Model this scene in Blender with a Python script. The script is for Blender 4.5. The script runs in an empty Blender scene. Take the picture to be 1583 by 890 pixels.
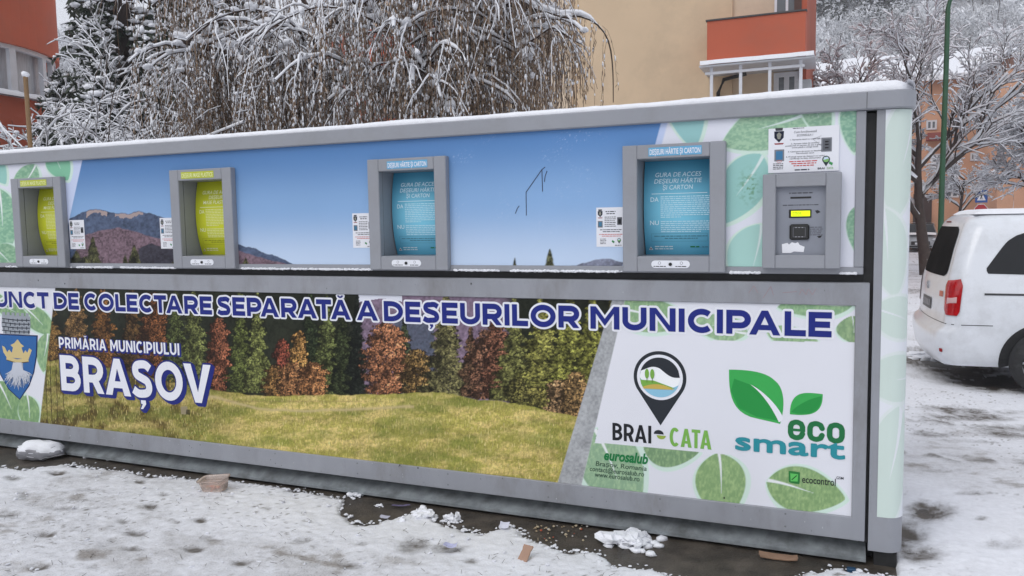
import bpy, math, random
import numpy as np
from mathutils import Matrix, Vector
from mathutils.geometry import tessellate_polygon

# ------------------------------------------------------------------ camera, sky, sun, exposure
SC = bpy.context.scene
COL = SC.collection
CZ = 1.66                                   # eye height of the photographer
FPX, YAW, PITCH, ROLL = 1213.82, 0.389596, 0.0820433, -0.0165867
PW, PH = 1583.0, 890.0
FWD = np.array([-math.sin(YAW)*math.cos(PITCH), math.cos(YAW)*math.cos(PITCH), -math.sin(PITCH)])
_r = np.array([math.cos(YAW), math.sin(YAW), 0.0]); _u = np.cross(_r, FWD)
RIGHT = _r*math.cos(ROLL) + _u*math.sin(ROLL)
UP = _u*math.cos(ROLL) - _r*math.sin(ROLL)

def ray(px, py):
    return FWD + (px-PW/2)/FPX*RIGHT - (py-PH/2)/FPX*UP
def S(px, py, Y=4.0):
    "point of the vertical plane y = Y measured at a place of the photograph -> (x, z)"
    d = ray(px, py); return (d[0]/d[1]*Y, CZ + d[2]/d[1]*Y)
def at(px, py, dep):
    d = ray(px, py)*dep; return Vector((d[0], d[1], d[2]+CZ))
def gnd(px, py, z=0.0):
    d = ray(px, py); t = (z-CZ)/d[2]; return (d[0]*t, d[1]*t)
def pix(X, Y, Z):
    v0, v1, v2 = X, Y, Z-CZ
    dd = v0*FWD[0]+v1*FWD[1]+v2*FWD[2]
    return (PW/2 + FPX*(v0*RIGHT[0]+v1*RIGHT[1]+v2*RIGHT[2])/dd, PH/2 - FPX*(v0*UP[0]+v1*UP[1]+v2*UP[2])/dd)

cam = bpy.data.cameras.new('camera'); camo = bpy.data.objects.new('camera', cam); COL.objects.link(camo)
cam.sensor_width = 36.0; cam.lens = FPX/PW*36.0; cam.clip_start = 0.05; cam.clip_end = 3000
camo.matrix_world = Matrix(((RIGHT[0], UP[0], -FWD[0], 0), (RIGHT[1], UP[1], -FWD[1], 0), (RIGHT[2], UP[2], -FWD[2], CZ), (0, 0, 0, 1)))
SC.camera = camo

SUN_EL, SUN_AZ = math.radians(48), math.radians(200)      # high soft sun behind the photographer's left shoulder
world = bpy.data.worlds.new('World'); SC.world = world; world.use_nodes = True
wn = world.node_tree; wn.nodes.clear()
sky = wn.nodes.new('ShaderNodeTexSky'); sky.sky_type = 'NISHITA'; sky.sun_disc = False
sky.sun_elevation = SUN_EL; sky.sun_rotation = SUN_AZ; sky.air_density = 1.0; sky.dust_density = 4.0; sky.ozone_density = 1.0
hs = wn.nodes.new('ShaderNodeHueSaturation'); hs.inputs['Saturation'].default_value = 0.22
cld = wn.nodes.new('ShaderNodeMix'); cld.data_type = 'RGBA'; cld.inputs[0].default_value = 0.8; cld.inputs[7].default_value = (6.5, 6.75, 7.35, 1)   # even cloud deck over the clear sky
bgn = wn.nodes.new('ShaderNodeBackground'); bgn.inputs['Strength'].default_value = 0.10
wo = wn.nodes.new('ShaderNodeOutputWorld')
wn.links.new(sky.outputs[0], hs.inputs['Color']); wn.links.new(hs.outputs[0], cld.inputs[6]); wn.links.new(cld.outputs[2], bgn.inputs[0]); wn.links.new(bgn.outputs[0], wo.inputs[0])
sun = bpy.data.lights.new('sun', 'SUN'); sun.energy = 0.6; sun.angle = math.radians(35); sun.color = (1.0, 0.985, 0.96)
suno = bpy.data.objects.new('sun', sun); COL.objects.link(suno)
# blender sky: rotation 0 = +Y, clockwise seen from above
sd = Vector((math.sin(SUN_AZ)*math.cos(SUN_EL), math.cos(SUN_AZ)*math.cos(SUN_EL), math.sin(SUN_EL)))
suno.rotation_euler = sd.to_track_quat('Z', 'Y').to_euler()
vs = SC.view_settings; vs.view_transform = 'Standard'; vs.look = 'None'; vs.gamma = 1.0; vs.exposure = 0.46
SC.display_settings.display_device = 'sRGB'
try: vs.use_curve_mapping = False
except Exception: pass
SC.render.engine = 'CYCLES'
SC.cycles.max_bounces = 6; SC.cycles.transparent_max_bounces = 12

random.seed(7); RNG = np.random.default_rng(11)

# ------------------------------------------------------------------ helpers
def lin(c):
    c = np.asarray(c, float)/255.0
    return np.where(c <= 0.04045, c/12.92, ((c+0.055)/1.055)**2.4)
def _hash(ix, iy, seed):
    h = (ix.astype(np.int64)*374761393 + iy.astype(np.int64)*668265263 + seed*974634777) & 0xffffffff
    h = ((h ^ (h >> 13))*1274126177) & 0xffffffff
    return ((h ^ (h >> 16)) & 0xffff)/65535.0
def vn(x, y, seed=0):
    x = np.asarray(x, float); y = np.asarray(y, float)
    ix = np.floor(x); iy = np.floor(y); fx = x-ix; fy = y-iy
    fx = fx*fx*(3-2*fx); fy = fy*fy*(3-2*fy)
    a = _hash(ix, iy, seed); b = _hash(ix+1, iy, seed); c = _hash(ix, iy+1, seed); d = _hash(ix+1, iy+1, seed)
    return (a*(1-fx)+b*fx)*(1-fy) + (c*(1-fx)+d*fx)*fy
def fbm(x, y, seed=0, octv=4, lac=2.03, gain=0.5):
    s = 0.0; a = 1.0; t = 0.0
    for i in range(octv):
        s = s + a*vn(x, y, seed+i*17); t += a; a *= gain; x = x*lac+3.1; y = y*lac+1.7
    return s/t
def sstep(a, b, x):
    t = np.clip((x-a)/(b-a), 0, 1); return t*t*(3-2*t)

class MB:
    "collects shapes, then links them as ONE mesh object"
    def __init__(s): s.v = []; s.c = []; s.f = []; s.n = 0
    def add(s, verts, faces, col=(0.8, 0.8, 0.8), m=0, smooth=False):
        verts = np.asarray(verts, float).reshape(-1, 3)
        col = np.asarray(col, float)
        if col.ndim == 1: col = np.tile(col, (len(verts), 1))
        s.v.append(verts); s.c.append(col)
        if isinstance(faces, np.ndarray): s.f.append((faces+s.n, m, smooth))
        else:
            by = {}
            for f in faces: by.setdefault(len(f), []).append(f)
            for k, fl in by.items(): s.f.append((np.array(fl, dtype=np.int64)+s.n, m, smooth))
        s.n += len(verts)
    def box(s, x0, x1, y0, y1, z0, z1, col=(0.8,)*3, m=0, M=None):
        v = np.array([(x, y, z) for x in (x0, x1) for y in (y0, y1) for z in (z0, z1)], float)
        if M is not None: v = v @ np.array(M.to_3x3()).T + np.array(M.translation)
        s.add(v, np.array([(0, 1, 3, 2), (4, 6, 7, 5), (0, 4, 5, 1), (2, 3, 7, 6), (0, 2, 6, 4), (1, 5, 7, 3)]), col, m)
    def bbox(s, x0, x1, y0, y1, z0, z1, b=0.004, col=(0.8,)*3, m=0, M=None):
        "box with bevelled edges"
        c = []
        for sx in (0, 1):
            for sy in (0, 1):
                for sz in (0, 1):
                    X = (x0, x1)[sx]; Y = (y0, y1)[sy]; Z = (z0, z1)[sz]
                    dx = b*(1-2*sx); dy = b*(1-2*sy); dz = b*(1-2*sz)
                    c += [(X, Y+dy, Z+dz), (X+dx, Y, Z+dz), (X+dx, Y+dy, Z)]
        i = lambda sx, sy, sz, k: (sx*4+sy*2+sz)*3+k
        F = []
        for a in (0, 1):
            F.append([i(a, 0, 0, 0), i(a, 1, 0, 0), i(a, 1, 1, 0), i(a, 0, 1, 0)])
            F.append([i(0, a, 0, 1), i(1, a, 0, 1), i(1, a, 1, 1), i(0, a, 1, 1)])
            F.append([i(0, 0, a, 2), i(1, 0, a, 2), i(1, 1, a, 2), i(0, 1, a, 2)])
            for b2 in (0, 1):
                F.append([i(a, b2, 0, 0), i(a, b2, 1, 0), i(a, b2, 1, 1), i(a, b2, 0, 1)])
                F.append([i(a, 0, b2, 0), i(a, 1, b2, 0), i(a, 1, b2, 2), i(a, 0, b2, 2)])
                F.append([i(0, a, b2, 1), i(1, a, b2, 1), i(1, a, b2, 2), i(0, a, b2, 2)])
                for b3 in (0, 1): F.append([i(a, b2, b3, 0), i(a, b2, b3, 1), i(a, b2, b3, 2)])
        v = np.array(c, float)
        if M is not None: v = v @ np.array(M.to_3x3()).T + np.array(M.translation)
        s.add(v, F, col, m)
    def poly(s, pts, y, col=(0.8,)*3, m=0, holes=()):
        "flat filled outline lying in the plane y (points are x,z)"
        loops = [[Vector((p[0], p[1], 0)) for p in pts]] + [[Vector((p[0], p[1], 0)) for p in h] for h in holes]
        tri = tessellate_polygon(loops)
        allp = [p for l in loops for p in l]
        s.add([(p.x, y, p.y) for p in allp], [t for t in tri], col, m)
    def prism(s, pts, y0, y1, col=(0.8,)*3, m=0):
        n = len(pts); tri = tessellate_polygon([[Vector((p[0], p[1], 0)) for p in pts]])
        v = [(p[0], y0, p[1]) for p in pts]+[(p[0], y1, p[1]) for p in pts]
        s.add(v, [t for t in tri]+[tuple(i+n for i in t) for t in tri]+[(i, (i+1) % n, (i+1) % n+n, i+n) for i in range(n)], col, m)
    def zprism(s, pts, z0, z1, col=(0.8,)*3, m=0, bev=0.0):
        "plan outline (x,y) raised from z0 to z1"
        n = len(pts); P = np.array(pts, float)
        tri = [tuple(t) for t in tessellate_polygon([[Vector((p[0], p[1], 0)) for p in pts]])]
        rings = [(P, z0), (P, z1)]
        if bev:
            c = P.mean(0); nx = []
            for i in range(n):
                e = P[(i+1) % n]-P[i-1]; nn = np.array([e[1], -e[0]]); nn /= (np.linalg.norm(nn)+1e-9); nx.append(nn)
            area = sum(P[i][0]*P[(i+1) % n][1]-P[(i+1) % n][0]*P[i][1] for i in range(n))
            nx = np.array(nx)*(1 if area > 0 else -1)
            Q = P-nx*bev; rings = [(Q, z0), (P, z0+bev), (P, z1-bev), (Q, z1)]
        v = np.concatenate([np.c_[r, np.full(n, z)] for r, z in rings])
        F = [t for t in tri]+[tuple(i+n*(len(rings)-1) for i in t) for t in tri]
        for k in range(len(rings)-1): F += [(k*n+i, k*n+(i+1) % n, (k+1)*n+(i+1) % n, (k+1)*n+i) for i in range(n)]
        s.add(v, F, col, m)
    def grid(s, X, Y, Z, col=(0.8,)*3, m=0, smooth=False, mask=None):
        h, w = X.shape; idx = np.arange(h*w).reshape(h, w)
        F = np.stack([idx[:-1, :-1], idx[:-1, 1:], idx[1:, 1:], idx[1:, :-1]], -1).reshape(-1, 4)
        if mask is not None: F = F[mask.reshape(-1)]
        c = np.asarray(col, float)
        if c.ndim == 3: c = c.reshape(-1, 3)
        s.add(np.stack([X, Y, Z], -1).reshape(-1, 3), F, c, m, smooth)
    def tubes(s, P, R, sides=4, col=(0.8,)*3, m=0, smooth=True):
        "P (N,K,3) polylines, R (N,K) radii"
        P = np.asarray(P, float); R = np.asarray(R, float); N, K, _ = P.shape
        T = np.gradient(P, axis=1); T /= (np.linalg.norm(T, axis=2, keepdims=True)+1e-9)
        ref = np.where(np.abs(T[..., 2:3]) > 0.85, np.array([1., 0, 0]), np.array([0, 0, 1.]))
        A = np.cross(T, ref); A /= (np.linalg.norm(A, axis=2, keepdims=True)+1e-9); B = np.cross(T, A)
        an = np.arange(sides)*2*np.pi/sides
        V = P[:, :, None]+R[:, :, None, None]*(np.cos(an)[None, None, :, None]*A[:, :, None]+np.sin(an)[None, None, :, None]*B[:, :, None])
        idx = np.arange(N*K*sides).reshape(N, K, sides)
        a = idx[:, :-1]; b = idx[:, 1:]
        F = np.stack([a, np.roll(a, -1, 2), np.roll(b, -1, 2), b], -1).reshape(-1, 4)
        c = np.asarray(col, float)
        if c.ndim == 2: c = np.repeat(c, K*sides, axis=0)
        s.add(V.reshape(-1, 3), F, c, m, smooth)
    def blobs(s, C, Rr, flat=0.7, col=(0.8,)*3, m=0, jit=0.25, fine=False, smooth=True):
        "uneven little lumps at C (N,3) with radii Rr (N,) or (N,3)"
        base, F = ICO2 if fine else ICO
        N = len(C); C = np.asarray(C, float); Rr = np.asarray(Rr, float)
        if Rr.ndim == 1: Rr = np.stack([Rr, Rr, Rr*flat], -1)
        th = RNG.random(N)*2*np.pi; c_, s_ = np.cos(th), np.sin(th)
        V = base[None]*(1+jit*(RNG.random((N, len(base), 1))-0.5)*2)*Rr[:, None, :]
        x = V[..., 0]*c_[:, None]-V[..., 1]*s_[:, None]; y = V[..., 0]*s_[:, None]+V[..., 1]*c_[:, None]
        V = np.stack([x, y, V[..., 2]], -1)+C[:, None]
        FF = (F[None]+(np.arange(N)*len(base))[:, None, None]).reshape(-1, 3)
        cc = np.asarray(col, float)
        if cc.ndim == 2: cc = np.repeat(cc, len(base), axis=0)
        s.add(V.reshape(-1, 3), FF, cc, m, smooth)
    def tris(s, C, U, W, col=(0.8,)*3, m=0):
        "leaf-like quads: centre, half length vector, half width vector"
        N = len(C); V = np.stack([C-U, C+W, C+U, C-W], 1).reshape(-1, 3)
        cc = np.asarray(col, float)
        if cc.ndim == 2: cc = np.repeat(cc, 4, axis=0)
        s.add(V, np.arange(N*4).reshape(N, 4), cc, m)
    def build(s, name, mats, parent=None, kind=None):
        me = bpy.data.meshes.new(name)
        V = np.concatenate(s.v); C = np.concatenate(s.c)
        me.vertices.add(len(V)); me.vertices.foreach_set('co', V.astype(np.float32).ravel())
        nl = sum(f.size for f, _, _ in s.f); nf = sum(len(f) for f, _, _ in s.f)
        me.loops.add(nl); me.polygons.add(nf)
        me.loops.foreach_set('vertex_index', np.concatenate([f.ravel() for f, _, _ in s.f]).astype(np.int32))
        tot = np.concatenate([np.full(len(f), f.shape[1]) for f, _, _ in s.f]).astype(np.int32)
        st = np.concatenate([[0], np.cumsum(tot)[:-1]]).astype(np.int32)
        me.polygons.foreach_set('loop_start', st)
        try: me.polygons.foreach_set('loop_total', tot)
        except Exception: pass
        me.polygons.foreach_set('material_index', np.concatenate([np.full(len(f), m) for f, m, _ in s.f]).astype(np.int32))
        me.polygons.foreach_set('use_smooth', np.concatenate([np.full(len(f), sm) for f, _, sm in s.f]).astype(bool))
        me.update(calc_edges=True); me.validate()
        ca = me.color_attributes.new('Col', 'FLOAT_COLOR', 'POINT')
        ca.data.foreach_set('color', np.c_[C, np.ones(len(C))].astype(np.float32).ravel())
        if not isinstance(mats, (list, tuple)): mats = [mats]
        for q in mats: me.materials.append(q)
        o = bpy.data.objects.new(name, me); COL.objects.link(o)
        if parent is not None: o.parent = parent
        if kind: o['kind'] = kind
        return o

def _ico(sub):
    t = (1+5**0.5)/2
    v = [(-1, t, 0), (1, t, 0), (-1, -t, 0), (1, -t, 0), (0, -1, t), (0, 1, t), (0, -1, -t), (0, 1, -t), (t, 0, -1), (t, 0, 1), (-t, 0, -1), (-t, 0, 1)]
    f = [(0, 11, 5), (0, 5, 1), (0, 1, 7), (0, 7, 10), (0, 10, 11), (1, 5, 9), (5, 11, 4), (11, 10, 2), (10, 7, 6), (7, 1, 8), (3, 9, 4), (3, 4, 2), (3, 2, 6), (3, 6, 8), (3, 8, 9), (4, 9, 5), (2, 4, 11), (6, 2, 10), (8, 6, 7), (9, 8, 1)]
    v = [np.array(p)/np.linalg.norm(p) for p in v]
    for _ in range(sub):
        mid = {}; nf = []
        def md(a, b):
            k = (min(a, b), max(a, b))
            if k not in mid:
                p = v[a]+v[b]; v.append(p/np.linalg.norm(p)); mid[k] = len(v)-1
            return mid[k]
        for a, b, c in f:
            x, y, z = md(a, b), md(b, c), md(c, a); nf += [(a, x, z), (b, y, x), (c, z, y), (x, y, z)]
        f = nf
    return np.array(v), np.array(f)
ICO = _ico(0); ICO2 = _ico(1); ICO3 = _ico(2)

def empty(name, loc=(0, 0, 0), rz=0.0):
    o = bpy.data.objects.new(name, None); COL.objects.link(o); o.location = loc; o.rotation_euler = (0, 0, rz)
    o.empty_display_size = 0.2; return o
def tag(o, label, cat, group=None):
    o['label'] = label; o['category'] = cat
    if group: o['group'] = group
    return o
def copy_tree(o, parent=None):
    c = o.copy(); COL.objects.link(c)
    if parent is not None: c.parent = parent
    for ch in [x for x in bpy.data.objects if x.parent == o]: copy_tree(ch, c)
    return c

# ------------------------------------------------------------------ materials
def mat(name, col=(0.5, 0.5, 0.5), rough=0.6, attr=False, var=0.12, scale=6.0, bump=0.0, bscale=60.0, metal=0.0, spec=0.5,
        dirt=None, dirt_amt=0.3, dirt_scale=3.0, snowtop=None, emit=None, trans=0.0, coat=0.0, stretch=None):
    m = bpy.data.materials.new(name); m.use_nodes = True; nt = m.node_tree; N = nt.nodes; L = nt.links
    b = N['Principled BSDF']; b.inputs['Roughness'].default_value = rough; b.inputs['Metallic'].default_value = metal
    b.inputs['Specular IOR Level'].default_value = spec
    if coat: b.inputs['Coat Weight'].default_value = coat
    tc = N.new('ShaderNodeTexCoord'); co = tc.outputs['Object']
    if stretch:
        mp = N.new('ShaderNodeMapping'); mp.inputs['Scale'].default_value = stretch; L.new(co, mp.inputs[0]); co = mp.outputs[0]
    no = N.new('ShaderNodeTexNoise'); no.inputs['Scale'].default_value = scale; no.inputs['Detail'].default_value = 6; L.new(co, no.inputs['Vector'])
    if attr:
        a = N.new('ShaderNodeAttribute'); a.attribute_name = 'Col'; src = a.outputs['Color']
    else:
        r = N.new('ShaderNodeRGB'); r.outputs[0].default_value = (*col, 1); src = r.outputs[0]
    mr = N.new('ShaderNodeMapRange'); mr.inputs['From Min'].default_value = 0.3; mr.inputs['From Max'].default_value = 0.7
    mr.inputs['To Min'].default_value = 1-var; mr.inputs['To Max'].default_value = 1+var; L.new(no.outputs[0], mr.inputs[0])
    mx = N.new('ShaderNodeVectorMath'); mx.operation = 'SCALE'; L.new(src, mx.inputs[0]); L.new(mr.outputs[0], mx.inputs['Scale'])
    cur = mx.outputs[0]
    if dirt is not None:
        n2 = N.new('ShaderNodeTexNoise'); n2.inputs['Scale'].default_value = dirt_scale; n2.inputs['Detail'].default_value = 8; n2.inputs['Roughness'].default_value = 0.7
        L.new(co, n2.inputs['Vector'])
        rp = N.new('ShaderNodeMapRange'); rp.inputs['From Min'].default_value = 0.48; rp.inputs['From Max'].default_value = 0.75; rp.inputs['To Max'].default_value = dirt_amt
        L.new(n2.outputs[0], rp.inputs[0])
        mm = N.new('ShaderNodeMix'); mm.data_type = 'RGBA'; L.new(rp.outputs[0], mm.inputs[0]); L.new(cur, mm.inputs[6]); mm.inputs[7].default_value = (*dirt, 1); cur = mm.outputs[2]
    if snowtop is not None:
        g = N.new('ShaderNodeNewGeometry'); sp = N.new('ShaderNodeSeparateXYZ'); L.new(g.outputs['Normal'], sp.inputs[0])
        n3 = N.new('ShaderNodeTexNoise'); n3.inputs['Scale'].default_value = 7.0; n3.inputs['Detail'].default_value = 3; L.new(tc.outputs['Object'], n3.inputs['Vector'])
        ad = N.new('ShaderNodeMath'); ad.operation = 'ADD'; L.new(sp.outputs['Z'], ad.inputs[0]); L.new(n3.outputs[0], ad.inputs[1])
        rp = N.new('ShaderNodeMapRange'); rp.inputs['From Min'].default_value = snowtop+0.45; rp.inputs['From Max'].default_value = snowtop+0.6; L.new(ad.outputs[0], rp.inputs[0])
        mm = N.new('ShaderNodeMix'); mm.data_type = 'RGBA'; L.new(rp.outputs[0], mm.inputs[0]); L.new(cur, mm.inputs[6]); mm.inputs[7].default_value = (0.80, 0.82, 0.86, 1); cur = mm.outputs[2]
    L.new(cur, b.inputs['Base Color'])
    if emit: b.inputs['Emission Color'].default_value = (*emit[0], 1); b.inputs['Emission Strength'].default_value = emit[1]
    if trans: b.inputs['Transmission Weight'].default_value = trans
    if bump:
        n4 = N.new('ShaderNodeTexNoise'); n4.inputs['Scale'].default_value = bscale; n4.inputs['Detail'].default_value = 5; L.new(co, n4.inputs['Vector'])
        bp = N.new('ShaderNodeBump'); bp.inputs['Strength'].default_value = bump; bp.inputs['Distance'].default_value = 0.01
        L.new(n4.outputs[0], bp.inputs['Height']); L.new(bp.outputs[0], b.inputs['Normal'])
    return m

GREY = (0.275, 0.285, 0.315)
M = {}
M['grey'] = mat('painted_steel', GREY, 0.42, var=0.05, scale=2.5, dirt=(0.20, 0.20, 0.20), dirt_amt=0.45, dirt_scale=5, bump=0.05, bscale=300)
M['grey_low'] = mat('painted_steel_splashed', GREY, 0.45, var=0.08, scale=3, dirt=(0.15, 0.14, 0.13), dirt_amt=0.6, dirt_scale=2.2, bump=0.05, bscale=300, stretch=(2.2, 1, 0.9))
M['print'] = mat('printed_vinyl', rough=0.38, attr=True, var=0.03, scale=1.3, spec=0.18)
M['paint'] = mat('paint_colours', rough=0.6, attr=True, var=0.06, scale=5)
M['black'] = mat('black_gap', (0.012, 0.012, 0.013), 0.6, var=0.3, scale=30)
M['zinc'] = mat('galvanised_steel', (0.27, 0.295, 0.31), 0.45, var=0.28, scale=14, metal=0.35, dirt=(0.09, 0.09, 0.085), dirt_amt=0.85, dirt_scale=5)
M['snow'] = mat('snow', (0.80, 0.81, 0.85), 0.75, var=0.03, scale=20, bump=0.35, bscale=90, spec=0.25)
M['snowv'] = mat('dirty_snow', rough=0.7, attr=True, var=0.05, scale=30, bump=0.35, bscale=110, spec=0.3)
def grit(m):          # trodden snow is full of fine grit: the greyer the snow the more of it
    nt = m.node_tree; N = nt.nodes; L = nt.links; b = N['Principled BSDF']; src = b.inputs['Base Color'].links[0].from_socket
    tc = N.new('ShaderNodeTexCoord'); mp = N.new('ShaderNodeMapping'); mp.inputs['Scale'].default_value = (1, 1.3, 1); L.new(tc.outputs['Object'], mp.inputs[0])
    n = N.new('ShaderNodeTexNoise'); n.inputs['Scale'].default_value = 95; n.inputs['Detail'].default_value = 4; n.inputs['Roughness'].default_value = 0.75; L.new(mp.outputs[0], n.inputs['Vector'])
    bw = N.new('ShaderNodeRGBToBW'); L.new(src, bw.inputs[0]); k = N.new('ShaderNodeMapRange'); k.inputs['From Min'].default_value = 0.78; k.inputs['From Max'].default_value = 0.42; k.inputs['To Min'].default_value = 0.05; k.inputs['To Max'].default_value = 0.9; L.new(bw.outputs[0], k.inputs[0])
    r = N.new('ShaderNodeMapRange'); r.inputs['From Min'].default_value = 0.50; r.inputs['From Max'].default_value = 0.66; L.new(n.outputs[0], r.inputs[0])
    mu = N.new('ShaderNodeMath'); mu.operation = 'MULTIPLY'; L.new(r.outputs[0], mu.inputs[0]); L.new(k.outputs[0], mu.inputs[1])
    mx = N.new('ShaderNodeMix'); mx.data_type = 'RGBA'; L.new(mu.outputs[0], mx.inputs[0]); L.new(src, mx.inputs[6]); mx.inputs[7].default_value = (0.15, 0.14, 0.13, 1); L.new(mx.outputs[2], b.inputs['Base Color'])
grit(M['snowv'])
M['bark'] = mat('bark', (0.075, 0.055, 0.042), 0.9, var=0.35, scale=20, bump=0.5, bscale=40, snowtop=0.35)
M['twig'] = mat('snowy_twigs', rough=0.85, attr=True, var=0.2, scale=12, snowtop=0.42)
M['leaf'] = mat('needles', rough=0.8, attr=True, var=0.3, scale=3)
M['glass'] = mat('dark_glass', (0.012, 0.013, 0.015), 0.10, var=0.1, spec=0.35)
M['glass_rear'] = mat('rear_glass', (0.022, 0.020, 0.019), 0.5, var=0.3, scale=2, spec=0.0)
M['carpaint'] = mat('white_car_paint', (0.72, 0.745, 0.79), 0.28, var=0.02, scale=2, coat=0.5, dirt=(0.36, 0.36, 0.36), dirt_amt=0.42, dirt_scale=2.6)
M['rubber'] = mat('rubber', (0.018, 0.018, 0.019), 0.8, var=0.3, scale=20, dirt=(0.25, 0.25, 0.25), dirt_amt=0.3)
M['render'] = mat('wall_render', rough=0.9, attr=True, var=0.05, scale=0.8, bump=0.1, bscale=30, dirt=(0.17, 0.135, 0.105), dirt_amt=0.30, dirt_scale=0.45)

# ------------------------------------------------------------------ lettering
_fc = {}
def glyphs(body, bold=0.0, shear=0.0, spacing=1.0):
    k = (body, bold, shear, spacing)
    if k in _fc: return _fc[k]
    cu = bpy.data.curves.new('lettering', 'FONT'); cu.body = body; cu.offset = bold; cu.shear = shear; cu.resolution_u = 3; cu.space_character = spacing
    ob = bpy.data.objects.new('lettering', cu); COL.objects.link(ob)
    dg = bpy.context.evaluated_depsgraph_get(); dg.update()
    me = bpy.data.meshes.new_from_object(ob.evaluated_get(dg))
    v = np.array([q.co[:2] for q in me.vertices], float).reshape(-1, 2); f = [tuple(p.vertices) for p in me.polygons]
    bpy.data.objects.remove(ob); bpy.data.curves.remove(cu); bpy.data.meshes.remove(me)
    par = list(range(len(v)))                      # islands, so that overlapping outlines can be set apart in depth
    def fd(a):
        while par[a] != a: par[a] = par[par[a]]; a = par[a]
        return a
    for p in f:
        for q in p[1:]: par[fd(q)] = fd(p[0])
    isl = {}; ids = np.array([isl.setdefault(fd(i), len(isl)) for i in range(len(v))])
    _fc[k] = (v, f, ids); return _fc[k]
CAP = 0.682
def text(mb, body, x0, x1, z, cap, y, col, m=0, bold=0.0, shear=0.0, spacing=1.0, grow=0.0, bend=None, mid=None):
    "words from x0 to x1 (None = natural width) with baseline z and capital height cap; bold thickens the strokes, grow adds an outline (metres)"
    v, f, ids = glyphs(body, bold, shear, spacing)
    szz = cap/(CAP+2*bold); sz = szz; g0 = 0.0; g = grow
    w0 = v[:, 0].max()-v[:, 0].min()
    sx = sz if x1 is None else (x1-x0)/w0
    X = (v[:, 0]-v[:, 0].min())*sx + x0+g0
    if mid is not None: X = (v[:, 0]-v[:, 0].min()-w0/2)*sx+mid
    Z = (v[:, 1]+bold)*szz + z
    Y = np.full(len(v), y)
    if bend is not None: Y = bend(Z)+y
    if bold > 0.03 and bend is None:                           # every facet a hair apart, so that overlaps never coincide
        VV = []; FF = []
        for i, p in enumerate(f):
            FF.append(tuple(range(len(VV), len(VV)+len(p)))); VV += [(X[q], Y[q]-((i*29) % 53)*1.5e-6, Z[q]) for q in p]
        mb.add(VV, FF, col, m)
    else: mb.add(np.stack([X, Y, Z], 1), f, col, m)
    if g <= 0: return
    cnt = {}
    for p in f:
        for i in range(len(p)):
            e = (min(p[i], p[i-1]), max(p[i], p[i-1])); cnt[e] = cnt.get(e, 0)+1
    E = np.array([e for e, c in cnt.items() if c == 1])
    A = np.stack([X[E[:, 0]], Z[E[:, 0]]], 1); B = np.stack([X[E[:, 1]], Z[E[:, 1]]], 1); D = B-A; L_ = np.linalg.norm(D, axis=1, keepdims=True)+1e-9
    nn = np.c_[-D[:, 1], D[:, 0]]/L_*g; dd = D/L_*g*0.55
    # eight-sided band round every outline edge
    Q = np.stack([A+nn-dd*0, A+nn*0.6-dd*1.45, A-nn*0.6-dd*1.45, A-nn, B-nn, B-nn*0.6+dd*1.45, B+nn*0.6+dd*1.45, B+nn], 1)
    n = len(Q); jit = ((np.arange(n)*37) % 97+1)*1.6e-6
    QZ = Q[..., 1]; QY = np.repeat((y+jit)[:, None], 8, 1)
    if bend is not None: QY = QY+bend(QZ)
    mb.add(np.stack([Q[..., 0], QY, QZ], -1).reshape(-1, 3), np.arange(n*8).reshape(n, 8), col, m)
def words(mb, x0, x1, z, h, y, col, m=0, bend=None, fill=0.75, seed=0):
    "a line of small print too fine to read"
    rr = random.Random(seed+int(z*1e4)); x = x0; R = []
    while x < x1-h:
        w = h*rr.uniform(0.8, 4.2); w = min(w, x1-x); R.append((x, x+w)); x += w+h*0.55
    for a, b in R:
        yy = y if bend is None else bend(np.array([z, z+h*fill]))+y
        y0, y1 = (yy, yy) if bend is None else yy
        mb.add([(a, y0, z), (b, y0, z), (b, y1, z+h*fill), (a, y1, z+h*fill)], [(0, 1, 2, 3)], col, m)

# drawn capitals: broad geometric strokes of one thickness, for the big printed titles
def _arc(cx, cy, rx, ry, a0, a1, n=10): return [(cx+rx*math.cos(math.radians(a)), cy+ry*math.sin(math.radians(a))) for a in np.linspace(a0, a1, n)]
def _catmull(P, n=5):
    P = [np.array(p) for p in P]; P = [2*P[0]-P[1]]+P+[2*P[-1]-P[-2]]; out = []
    for i in range(1, len(P)-2):
        for t in np.linspace(0, 1, n, endpoint=False): out.append(tuple(0.5*((2*P[i])+(-P[i-1]+P[i+1])*t+(2*P[i-1]-5*P[i]+4*P[i+1]-P[i+2])*t*t+(-P[i-1]+3*P[i]-3*P[i+1]+P[i+2])*t**3)))
    return out+[tuple(P[-2])]
KERN = {'PA': -.16, 'CT': -.03, 'TA': -.13, 'AT': -.13, 'ĂT': -.1, 'TĂ': -.13, 'RA': -.05, 'OV': -.06, 'RE': .0, 'LE': -.03, 'AȘ': -.04, 'AR': .02, 'AL': .02}
LW = dict(P=.78, U=.84, N=.88, C=.84, T=.74, D=.88, E=.68, O=.98, L=.64, A=.96, R=.80, S=.74, M=1.04, B=.80, V=.94, I=0)
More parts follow.
